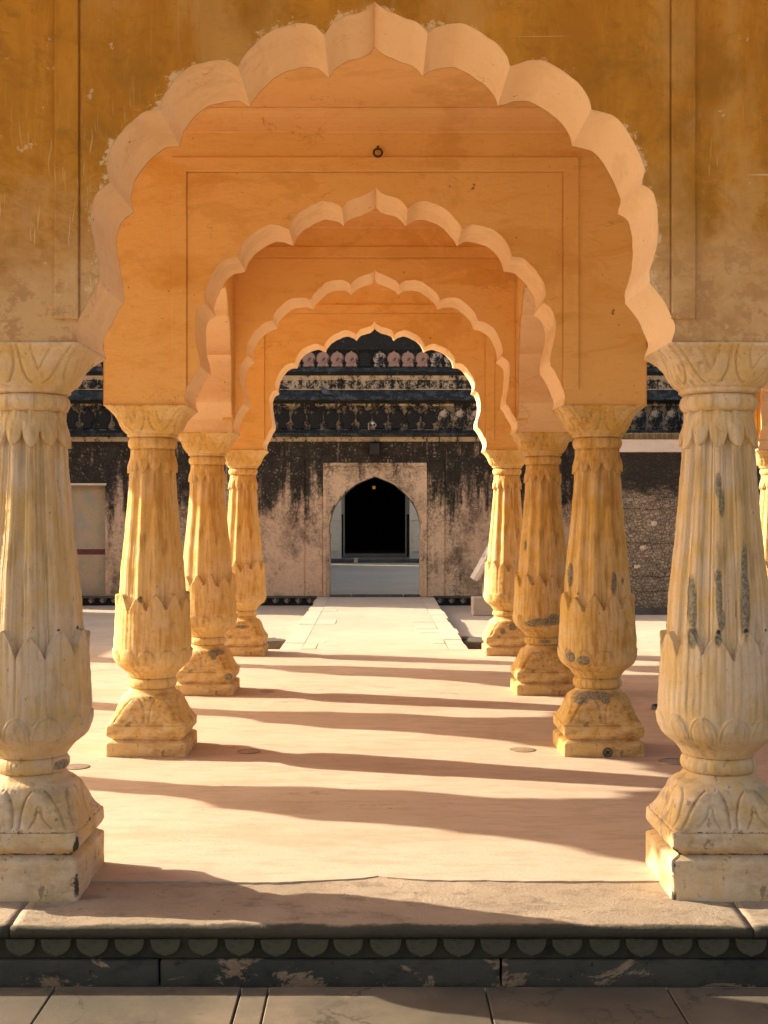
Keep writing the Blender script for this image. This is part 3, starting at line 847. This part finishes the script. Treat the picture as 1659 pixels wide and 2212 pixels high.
# ceilings, wall-head cornices and roof
roof = empty('roof'); tag(roof, kind='structure')
for k in range(3):
    y0, y1 = ROWS[k] + W, ROWS[k + 1] - W
    xs = [(XL - .23, XR + .23)] if k != 1 else [(XL - .23, -A - W), (-A + W, A - W), (A + W, XR + .23)]
    for (x0, x1) in xs:
        box('ceiling', CEIL, roof, x0 + .001, x1 - .001, y0 + .001, y1 - .001, CEILZ, CEILZ + .12)
        zc = EYE + 2.327
        for yy, s in ((y1, -1), (y0, 1)):
            prof = [(yy - s * .0, zc - .004)] + [(yy + s * (.006 + .06 * (1 - cos(a * pi / 2 / 6))), zc + .12 * sin(a * pi / 2 / 6)) for a in range(7)] + [(yy + s * .085, zc + .12), (yy + s * .085, CEILZ - .001), (yy, CEILZ - .001)]
            prism_x('cove_cornice', CEIL, roof, prof, x0 + .003, x1 - .003)
box('roof_slab', ORANGE, roof, XL - .5, XR + .5, ROWS[0] - .245, ROWS[3] + .5, CEILZ + .201, CEILZ + .45)
prism_x('added_shade_eave', FACADE, roof, [(ROWS[0] - .245, CEILZ + .32), (ROWS[0] - 1.0, CEILZ + .12), (ROWS[0] - 1.0, CEILZ + .19), (ROWS[0] - .245, CEILZ + .42)], XL - .5, XR + .5)  # eave out of view, added to darken the facade against the sky

# iron ring on the wall above the second arch
def torus_mesh(R, r, n=20, k=8):
    v = []; f = []
    for i in range(n):
        a = 2 * pi * i / n
        for j in range(k):
            b = 2 * pi * j / k; q = R + r * cos(b)
            v.append((q * cos(a), r * sin(b), q * sin(a)))
    for i in range(n):
        for j in range(k): f.append((i * k + j, i * k + (j + 1) % k, ((i + 1) % n) * k + (j + 1) % k, ((i + 1) % n) * k + j))
    return mesh('ring', v, f)
hk = empty('iron_ring', (.018, ROWS[1] - W - .004, EYE + 2.208)); tag(hk, 'small rusty iron ring hanging on the orange wall above the second arch', 'ring')
r_ = link('ring', torus_mesh(.026, .0065), IRON, hk, True); r_.location = (0, -.014, -.012); r_.rotation_euler = (radians(-12), 0, 0)
link('staple', box_mesh('staple', -.007, .007, -.026, 0, .008, .028, .003), IRON, hk)

# recessed floor lamps
def floor_lamp(x, y, label, r=.085, proud=.004, open_=False):
    o = empty('floor_lamp', (x, y, 0)); tag(o, label, 'floor lamp', 'floor lamps sunk in the pavilion floor')
    nn = 28; v = []; f = []
    prof = [(r, .0005), (r * .99, proud), (r * .86, proud + .001), (r * .84, .0025)]
    for rr, zz in prof:
        for k in range(nn): v.append((rr * cos(2 * pi * k / nn), rr * sin(2 * pi * k / nn), zz))
    for q in range(3):
        for k in range(nn): f.append((q * nn + k, q * nn + (k + 1) % nn, (q + 1) * nn + (k + 1) % nn, (q + 1) * nn + k))
    link('rim', mesh('rim', v, f), STEEL if not open_ else BLACKPL, o, True)
    v = [(r * .845 * cos(2 * pi * k / nn), r * .845 * sin(2 * pi * k / nn), .003) for k in range(nn)] + [(0, 0, .006)]
    link('lens', mesh('lens', v, [(k, (k + 1) % nn, nn) for k in range(nn)]), GLASSY, o, True)
def fl(px, py): 
    Y = 2720 * EYE / (py - 1108); return ((px - 810) * Y / 2720, Y)
for px, py, lab, r, pr, op in ((537, 1624, 'round floor lamp in the shadow beside the second left column', .075, .004, False),
    (163, 1657, 'round floor lamp in sunlight just behind the nearest left column', .085, .003, False),
    (577, 1494, 'small round floor lamp in the shadow beside the third left column', .06, .004, False),
    (1129, 1620, 'faint round floor lamp in sunlight in front of the second right column', .085, .002, False),
    (1458, 1646, 'round floor lamp in shade beside the nearest right column', .095, .006, False),
    (1432, 1532, 'dark raised floor lamp in shade behind the nearest right column', .085, .03, True)):
    x, y = fl(px, py); floor_lamp(x, y, lab, r, pr, op)
# pipe socket at the foot of a plinth
so = empty('pipe_socket', (1.42, ROWS[1] - .2475, .028)); tag(so, 'small round pipe socket in the plinth of the second right column', 'socket')
link('collar', torus_mesh(.024, .007), DARKSTONE, so, True)
link('plug', box_mesh('plug', -.012, .012, -.006, .004, -.012, .012, .004), IRON, so)

# ------------------------------------------------------------------ causeway to the gate
path = empty('path'); tag(path, kind='structure')
box('path_bed', COURT, path, -.80, .80, 13.765, 22.3, -.2, -.001, .0)
for sx in (-1, 1):
    y = 13.77
    while y < 22.25:
        L_ = min(rnd.uniform(.45, 1.0), 22.29 - y)
        xo = (1.03 + rnd.uniform(-.02, .02)) * sx; xi = (.80 - rnd.choice((0, .0, .12, .18))) * sx if sx > 0 else (.80 - rnd.choice((0, 0, .1, .15))) * sx
        xi = .803 * sx
        o = box('edging_stone', PALESTONE, path, min(xo, xi), max(xo, xi), y + .004, y + L_ - .004, -.2, rnd.uniform(-.006, .004), .006)
        if rnd.random() < .4:
            w_ = rnd.uniform(.12, .32); x0 = (.80 - w_) * sx
            box('inset_slab', PALESTONE, path, min(x0, .799 * sx), max(x0, .799 * sx), y + .01, y + L_ * rnd.uniform(.4, .9), -.1, rnd.uniform(.001, .005), .003)
        y += L_

def rock(name, label, x0, x1, y0, y1, z0, z1, mat, seed, rz=0, cat='stone', group=None):
    o = rough_block(name, mat, None, -(x1 - x0) / 2, (x1 - x0) / 2, -(y1 - y0) / 2, (y1 - y0) / 2, 0, z1 - z0, .05, .02, .02, seed)
    o.location = ((x0 + x1) / 2, (y0 + y1) / 2, z0 + .001); o.rotation_euler = (0, 0, rz); tag(o, label, cat, group); return o
GR = 'dark stones lying beside the path'
rock('dark_stone', 'long dark stone lying against the left edge of the path', -1.42, -1.10, 14.9, 15.4, -.16, -.03, DARKSTONE, 3, .45, group=GR)
rock('dark_stone', 'thin dark stone right of the path, farther of the pair', 1.08, 1.42, 15.75, 15.95, -.16, -.07, DARKSTONE, 5, -.25, group=GR)
rock('dark_stone', 'thick dark stone right of the path, nearer of the pair', 1.10, 1.46, 15.1, 15.45, -.16, -.05, DARKSTONE, 8, -.2, group=GR)

# ------------------------------------------------------------------ sign stand
sg = empty('sign_stand', (1.95, 20.4, -.16)); tag(sg, 'pale stone sign stand with slanting board on a block, half behind the farthest right column', 'sign')
sg.location = (1.9, 20.35, -.16)
link('base_block', box_mesh('base_block', -.33, .25, -.2, .25, 0, .29, .012), PALESTONE, sg)
link('post', box_mesh('post', -.16, .12, -.1, .1, .29, .98, .008), PALESTONE, sg)
b_ = link('board', box_mesh('board', -.43, .43, -.36, .36, -.035, .035, .008), WHITEBAND, sg); b_.location = (-.10, 0, .95); b_.rotation_euler = (0, radians(-61), 0)
c_ = link('board_tray', box_mesh('board_tray', -.40, .40, -.33, .33, -.06, -.035, .004), PALESTONE, sg); c_.location = b_.location; c_.rotation_euler = b_.rotation_euler

# ------------------------------------------------------------------ gate wall
GY = 22.5
gate = empty('gate_wall', (0, 0, 0)); tag(gate, 'old pink plaster gate wall stained black, with pointed doorway and moulded parapet', 'wall')
door = []
dh = .815
dp = [(-dh, 0.0), (-dh, 1.02), (-dh + .02, 1.07), (-dh - .012, 1.13), (-dh - .005, 1.30), (-.745, 1.55), (-.60, 1.77), (-.36, 1.985), (-.12, 2.095), (0, 2.14)]
top = spline(dp[4:], 4)
door = dp[:4] + top
door = door + [(-x, z) for x, z in door[::-1][1:]]
ZT = 4.41
out = [(-8, -.16), (-5.62, -.16), (-5.62, 1.98), (-4.82, 1.98), (-4.82, -.16), (-dh, -.16)] + door + [(dh, -.16), (8, -.16), (8, ZT - .3), (-8, ZT - .3)]
plate('wall', FARWALL, gate, out, GY, GY + .75)
def mat_niche():
    m = M('niche_faded_paint', .85, .2)
    b1 = m.noise(2.6, 5, .65); b2 = m.noise(4.5, 5, .7, m.vec(loc=(3, 1, 6))); f = m.noise(30, 4, .7)
    c = m.mix(m.sm(b1, .4, .62), (.50, .41, .25), (.56, .44, .29))
    c = m.mix(m.mul(m.sm(b2, .5, .62), .7), c, (.36, .40, .38))
    c = m.mix(m.mul(m.sm(m.noise(6, 5, .7, m.vec(loc=(9, 4, 2))), .58, .68), .5), c, (.62, .45, .30))
    c = m.mix(m.mul(m.sm(f, .5, .7), .35), c, (.30, .24, .16))
    m.col(c); m.bump(m.add(b1, m.mul(f, .4)), .01, .6)
    return m.m
nm = mat_niche()
box('niche_back', nm, gate, -5.62, -4.82, GY + .14, GY + .3, -.16, 1.98)
RED = plain('red_dado_stripe', (.20, .075, .06), .8, 0, .6, .2, 9)
box('niche_stripe', RED, gate, -5.615, -4.825, GY + .136, GY + .15, .74, .84, .003)
box('niche_head', PALEGATE, gate, -5.66, -4.80, GY - .012, GY + .1, 1.981, 2.02, .004)
# shallow pilaster strips and the border round the doorway
fram = [(-.925, 0), (-.868, 0), (-.868, 2.325), (.868, 2.325), (.868, 0), (.925, 0), (.925, 2.385), (-.925, 2.385)]
db = plate('door_border', SURROUND, gate, fram, GY - .03, GY + .01)
spn = [(-.867, 1.02)] + [q for q in door if q[1] > 1.02 and q[0] < 0] + [(0, 2.14), (0, 2.324), (-.867, 2.324)]
plate('door_spandrel', SURROUND, db, spn, GY - .008, GY + .005)
plate('door_spandrel', SURROUND, db, [(-x, z) for x, z in spn], GY - .008, GY + .005)
for s in (-1, 1):
    box('pilaster_strip', FARWALL, gate, min(.94 * s, 1.235 * s), max(.94 * s, 1.235 * s), GY - .018, GY + .01, .0, 2.42, .004)
    for x0, x1 in ((1.265, 2.55), (2.58, 4.75)):
        box('wall_panel', FARWALL, gate, min(x0 * s, x1 * s), max(x0 * s, x1 * s), GY - .02, GY + .01, .0, 2.50, .004)
rim_ = [(x * 1.0, z) for x, z in door[4:-4]]
ri = [(x * 1.028, z + .022) for x, z in rim_]
plate('door_arch_rim', MOULD_PALE, gate, rim_ + ri[::-1], GY - .016, GY + .02)
box('door_sill', DARKSTONE, gate, -.42, .50, GY - .1, GY + .08, -.1, .035, .012)
box('door_sill', DARKSTONE, gate, -.80, -.43, GY - .06, GY + .1, -.1, .03, .012, .006)
box('door_sill', DARKSTONE, gate, .51, .80, GY - .06, GY + .1, -.1, .03, .012, .006)
# string courses and ledges, from the bottom up
def course(name, mat, z0, z1, p0, p1, x0=-8, x1=8, curve=None):
    return prism_x(name, mat, gate, [(GY + .02, z0), (GY - p0, z0), (GY - p1, z1), (GY + .02, z1)], x0, x1)
course('fringe_course', MOULD_PALE, 2.765, 2.845, .035, .05)
course('ledge', SLATE, 2.846, 2.905, .17, .20); course('ledge', SLATE, 2.906, 2.965, .15, .07)
fgr = course('frieze_ground', MOULD_DIM, 2.966, 3.395, .035, .035)
course('string_course', MOULD_MIXED, 3.396, 3.435, .07, .085); course('string_course', MOULD_BLACK, 3.436, 3.480, .10, .12)
course('sloping_ledge', SLATE, 3.481, 3.500, .30, .30); course('sloping_ledge', SLATE, 3.5005, 3.68, .30, .05)
course('string_course', MOULD_PALE, 3.6805, 3.70, .075, .08)
course('parapet_band', MOULD_MIXED, 3.7005, 3.86, .04, .04)
course('string_course', MOULD_PALE, 3.8605, 3.935, .045, .085); course('string_course', MOULD_BLACK, 3.9355, 4.0, .09, .10)
course('ledge', SLATE, 4.0005, 4.085, .14, .05)
mgr = course('merlon_ground', MOULD_BLACK, 4.0855, 4.40, .005, .005)
course('parapet_top', MOULD_BLACK, 4.4005, 5.1, .05, .02)
def leaf_plate(name, w, z0, z1, tip, t, waist=.55):
    """flat pointed-arch leaf, waisted below, standing proud of the wall"""
    h = z1 - z0; o = []
    for k in range(9):
        a = k / 8 * pi / 2; o.append((w * cos(a) ** .8, z0 + h * .52 + (h * .48 - tip) * sin(a)))
    o[-1] = (0, z1)
    low = [(w * waist, z0), (w * waist, z0 + h * .16), (w * (waist - .18), z0 + h * .24), (w * .92, z0 + h * .36)]
    right = low + o
    outl = right + [(-x, z) for x, z in right[::-1][1:]]
    n = len(outl); cz = z0 + h * .55
    v = [(x, 0, z) for x, z in outl] + [(x * .86, -t, cz + (z - cz) * .92) for x, z in outl]
    f = [tuple(range(n, 2 * n))] + [(i, (i + 1) % n, n + (i + 1) % n, n + i) for i in range(n)]
    return fix(mesh(name, v, f))
mm = {}
for nmx, mt in (('merlon_pink', MOULD_PINK), ('merlon_white', MOULD_WHITE), ('merlon_black', MOULD_BLACK)):
    me = leaf_plate(nmx, .122, 4.092, 4.392, .03, .035, .86); me.materials.append(mt); mm[nmx] = me
fr_ = {}
for nmx, mt in (('leaf_black', MOULD_BLACK), ('leaf_mixed', MOULD_WHITE)):
    me = leaf_plate(nmx, .133, 2.985, 3.385, .06, .03, .62); me.materials.append(mt); fr_[nmx] = me
k = 0
x = -6.0
while x < 6.2:
    q = rnd.random()
    if -1.5 < x < -.28 or .25 < x < .85: key = 'merlon_pink'
    elif -.28 <= x <= .25: key = 'merlon_white' if x > -.05 else 'merlon_black'
    elif x < -4 : key = 'merlon_pink'
    else: key = 'merlon_white'
    o = link('merlon', mm[key], None, mgr); o.location = (x, GY - .006, 0)
    x += .2535
x = -6.0
while x < 6.2:
    key = 'leaf_mixed' if (x > 1.05) else 'leaf_black'
    o = link('frieze_leaf', fr_[key], None, fgr); o.location = (x, GY - .036, 0)
    x += .290
# kerb with heart-shaped drops at the foot of the wall
box('kerb_top', DARKSTONE, gate, -8, -1.04, GY - .13, GY + .0, -.028, .012, .006); box('kerb_top', DARKSTONE, gate, 1.04, 3.9, GY - .13, GY + .0, -.028, .012, .006)
box('kerb_ground', MOULD_BLACK, gate, -8, -1.04, GY - .06, GY + .0, -.2, -.03); box('kerb_ground', MOULD_BLACK, gate, 1.04, 3.9, GY - .06, GY + .0, -.2, -.03)
km = lobe_mesh(.062, .085, .03, .012); km.materials.append(MOULD_WHITE)
for s, a, b in ((-1, 1.16, 5.6), (1, 1.16, 3.8)):
    x = a
    while x < b:
        o = link('kerb_drop', km, None, gate); o.location = (x * s, GY - .061, -.031); x += .205

# netted lean-to wall on the right
NY = 20.45
netw = empty('netted_wall'); tag(netw, 'crazed wall under wire netting, below a white beam at the right', 'wall')
def mat_rubble():
    m = M('netted_rubble_wall', .9, .15)
    z = m.xyz()[2]; w = m.warp(.10, 6)
    v1 = m.vor(13, m.vec((1, 1, 1.5), src=w)); cell = m.noise(11, 3, .6, m.vec((1, 1, 1.5), src=w)); fine = m.noise(42, 4, .72)
    c = m.mix(m.sm(cell, .38, .62), (.34, .265, .19), (.50, .40, .29))
    c = m.mix(m.mul(m.sm(fine, .48, .68), .6), c, (.17, .135, .10))
    c = m.mix(m.mul(m.math('SUBTRACT', 1.0, m.sm(v1, .01, .09)), .75), c, (.085, .068, .052))
    k = m.add(m.sm(z, 1.1, 2.3), m.add(m.mul(m.add(m.noise(3, 5, .7, m.vec((1, 1, 2.5))), -.5), 1.4), m.mul(m.add(fine, -.5), .5)))
    c = m.mix(m.mul(m.sm(k, .35, .85), .92), c, (.028, .026, .026))
    m.col(c); m.bump(m.add(m.mul(m.sm(v1, 0, .2), .7), m.mul(fine, .4)), .03, .8)
    return m.m
NETWALL = mat_rubble()
box('wall', NETWALL, netw, 3.96, 9, NY, NY + .3, -.16, 2.475)
box('beam', WHITEBAND, netw, 3.94, 9, NY - .06, NY + .3, 2.476, 2.685, .008)
box('kerb', DARKSTONE, netw, 3.97, 9, NY - .05, NY - .001, -.16, -.05, .004, .002)
prism_x('lean_to_top', SLATE, netw, [(NY - .05, 2.78), (NY + .3, 2.78), (GY - .21, 2.84), (GY - .21, 2.79), (NY + .3, 2.686), (NY - .05, 2.70)], 3.94, 9)
fg = empty('dummy'); bpy.data.objects.remove(fg)
bm = bmesh.new()
x = 3.96
while x < 6.2:
    w_ = rnd.uniform(.006, .012)
    ret = bmesh.ops.create_cube(bm, size=1)
    for v_ in ret['verts']: v_.co = Vector((x + v_.co.x * w_, NY - .068 + v_.co.y * .012, 2.735 + v_.co.z * rnd.uniform(.085, .105)))
    x += rnd.uniform(.014, .022)
me = bpy.data.meshes.new('straw_fringe'); bm.to_mesh(me); bm.free()
o = link('straw_fringe', me, FRINGE, netw); o['kind'] = 'stuff'
# the wire netting: thin slack wires in a hexagon-ish mesh, standing a little off the wall
from mathutils import noise as mn
v = []; f = []
def wire(p, q, r=.0018):
    p = Vector(p); q = Vector(q); dd = (q - p).normalized(); a = dd.cross(Vector((0, 1, 0))).normalized() * r; b = Vector((0, -r, 0))
    i = len(v)
    for e in (p, q): v.extend([tuple(e + a), tuple(e + b), tuple(e - a)])
    f.extend([(i, i + 1, i + 4, i + 3), (i + 1, i + 2, i + 5, i + 4)])
def npnt(i, j):
    x = 3.98 + i * .058 + (.029 if j % 2 else 0); z = -.03 + j * .058
    a = mn.noise((x * 2.3, z * 2.3, 1)) * .075; b = mn.noise((x * 2.1, z * 2.7, 9)) * .08
    return (x + a + rnd.uniform(-.012, .012), NY - .022 + .012 * mn.noise((x * 3, z * 3, 4)), z + b + rnd.uniform(-.012, .012))
G = {}
for j in range(43):
    for i in range(32): G[(i, j)] = npnt(i, j)
for j in range(42):
    for i in range(31):
        if rnd.random() < .78: wire(G[(i, j)], G[(i, j + 1)])
        k2 = i + 1 if j % 2 else i - 1
        if (k2, j + 1) in G and rnd.random() < .78: wire(G[(i, j)], G[(k2, j + 1)])
for zz in (.45, 1.0, 1.55, 2.05, .22):
    pr = None
    for i in range(24):
        q = (3.97 + i * .08, NY - .024, zz + .03 * mn.noise((i * .3, zz * 5, 0)))
        if pr: wire(pr, q, .004)
        pr = q
NETM = plain('rusted_net_wire', (.045, .032, .022), .8, .2)
o = link('wire_netting', mesh('wire_netting', v, f), NETM, netw); o['kind'] = 'stuff'
for k, (x_, z_) in enumerate(((4.52, 1.32), (4.35, .93), (4.25, .62), (4.9, .7))):
    o = box('plaster_flake', WHITEBAND, netw, x_ - .045, x_ + .045, NY - .02, NY - .001, z_ - .03, z_ + .03, .008, .012)

# ------------------------------------------------------------------ inner gatehouse seen through the doorway
IY = 37.5
ig = empty('inner_gatehouse'); tag(ig, 'pale inner gatehouse with black open hall, seen through the pointed doorway', 'building')
box('step', DARKSTONE, ig, -4, 4, IY, IY + .5, -.1, .115, .015)
box('porch_floor', GREYCOURT, ig, -4, 4, IY + .501, 51, -.1, .11)
plate('front_wall', PALEGATE, ig, [(-6, 0.112), (-1.02, .112), (-1.02, 3.0), (-.5, 3.6), (0, 3.8), (.5, 3.6), (1.05, 3.0), (1.05, .112), (6, .112), (6, 6.2), (-6, 6.2)], IY + .52, IY + 1.0)
for s, xx in ((-1, -1.021), (1, 1.051)):
    box('impost', PALEGATE, ig, min(xx, xx + .6 * s), max(xx, xx + .6 * s), IY + .47, IY + .53, 1.27, 1.31, .006)
    box('pier_face', PALEGATE, ig, min(xx + .10 * s, xx + .6 * s), max(xx + .10 * s, xx + .6 * s), IY + .48, IY + .519, .32, 1.26, .006)
    GREYD = PALEGATE
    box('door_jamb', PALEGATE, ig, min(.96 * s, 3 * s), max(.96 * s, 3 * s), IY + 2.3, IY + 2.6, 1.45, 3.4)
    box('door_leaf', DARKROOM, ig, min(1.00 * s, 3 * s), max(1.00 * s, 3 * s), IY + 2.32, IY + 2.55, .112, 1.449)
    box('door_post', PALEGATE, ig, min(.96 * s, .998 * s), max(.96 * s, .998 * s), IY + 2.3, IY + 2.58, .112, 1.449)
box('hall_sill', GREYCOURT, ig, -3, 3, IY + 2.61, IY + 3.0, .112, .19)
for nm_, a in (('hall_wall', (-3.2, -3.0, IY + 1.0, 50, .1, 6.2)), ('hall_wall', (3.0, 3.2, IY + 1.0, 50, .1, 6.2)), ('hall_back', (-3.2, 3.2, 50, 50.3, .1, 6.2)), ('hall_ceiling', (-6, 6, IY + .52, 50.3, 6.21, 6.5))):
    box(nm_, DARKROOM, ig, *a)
lw = M('lit_far_window', .6); lw.col((.5, .25, .05)); lw.b.inputs['Emission Color'].default_value = (.9, .42, .06, 1); lw.b.inputs['Emission Strength'].default_value = .14
wo = empty('hall_window', (-.04, 49.99, 2.51)); tag(wo, 'tiny glowing orange window deep in the black hall', 'window')
link('pane', box_mesh('pane', -.06, .06, -.02, 0, -.07, .05, .004), lw.m, wo)
link('frame', box_mesh('frame', -.085, .085, -.022, .0, -.5, -.095, .004), BLACKPL, wo)
st = rock('small_white_stone', 'small pale pointed stone on the inner step beyond the doorway', -.62, -.50, IY - .1, IY, 0, .16, PALESTONE, 11)

# walls out of view that shade the courts
sw = box('side_wing', PALESTONE, None, -11.5, -9.3, 14.3, 22.4, -.2, 3.4, .02); tag(sw, 'plain side wing left of the court, outside the view, shading the paving', 'building')
sw2 = box('inner_side_wing', PALESTONE, None, -7.5, -5.0, 23.26, 37.4, -.2, 6.0, .02); tag(sw2, 'side wing of the inner court, outside the view, shading its paving', 'building')

# ------------------------------------------------------------------ small things on the gate wall
cc = empty('security_camera', (-.06, GY - .04, 3.06)); tag(cc, 'small white security camera on the black frieze above the doorway', 'camera')
nn = 14
v = []; f = []
for (r, y) in ((.036, 0), (.036, -.15), (.030, -.155), (.026, -.14)):
    for k in range(nn): v.append((r * cos(2 * pi * k / nn), y, r * sin(2 * pi * k / nn)))
for q in range(3):
    for k in range(nn): f.append((q * nn + k, q * nn + (k + 1) % nn, (q + 1) * nn + (k + 1) % nn, (q + 1) * nn + k))
f.append(tuple(range(nn)))
o = link('housing', mesh('housing', v, f), WHITEPL, cc, True); o.location = (.02, -.05, .02); o.rotation_euler = (radians(14), 0, radians(12))
o2 = link('lens', mesh('lens', [(.025 * cos(2 * pi * k / nn), 0, .025 * sin(2 * pi * k / nn)) for k in range(nn)], [tuple(range(nn))]), BLACKPL, cc); o2.location = (-.01, -.19, -.02); o2.rotation_euler = o.rotation_euler
link('bracket', box_mesh('bracket', -.012, .012, -.07, .04, -.012, .012, .003), WHITEPL, cc)
link('cable', box_mesh('cable', -.062, -.052, -.03, .0, -.10, .03, .003), WHITEPL, cc)
fd = empty('floodlight', (-.005, GY - .02, 2.63)); tag(fd, 'black box floodlight on the stained wall under the ledge above the doorway', 'lamp')
link('body', box_mesh('body', -.09, .09, -.13, -.02, -.11, .11, .012), BLACKPL, fd)
link('visor', box_mesh('visor', -.10, .10, -.17, -.02, .112, .125, .003), BLACKPL, fd)
link('arm', box_mesh('arm', -.03, .03, -.02, .02, .0, .14, .003), BLACKPL, fd)
# pigeon
bm = bmesh.new()
def ell(c, r, rot=0):
    ret = bmesh.ops.create_icosphere(bm, subdivisions=2, radius=1)
    for v_ in ret['verts']:
        p = Vector((v_.co.x * r[0], v_.co.y * r[1], v_.co.z * r[2])); x = p.x * cos(rot) - p.z * sin(rot); z = p.x * sin(rot) + p.z * cos(rot)
        v_.co = Vector((x + c[0], p.y + c[1], z + c[2]))
ell((0, 0, .06), (.10, .055, .055), .35); ell((.075, 0, .115), (.032, .03, .045), -.2); ell((.09, 0, .15), (.030, .026, .027)); ell((-.10, 0, .03), (.07, .03, .014), .25); ell((.122, 0, .147), (.014, .006, .006))
me = bpy.data.meshes.new('pigeon'); bm.to_mesh(me); bm.free()
pg = link('pigeon', me, PIGEON, None, True); pg.location = (-.86, GY - .19, 3.565); pg.rotation_euler = (0, 0, 2.6); tag(pg, 'dark blue-grey pigeon sitting on the sloping ledge of the gate wall', 'bird')
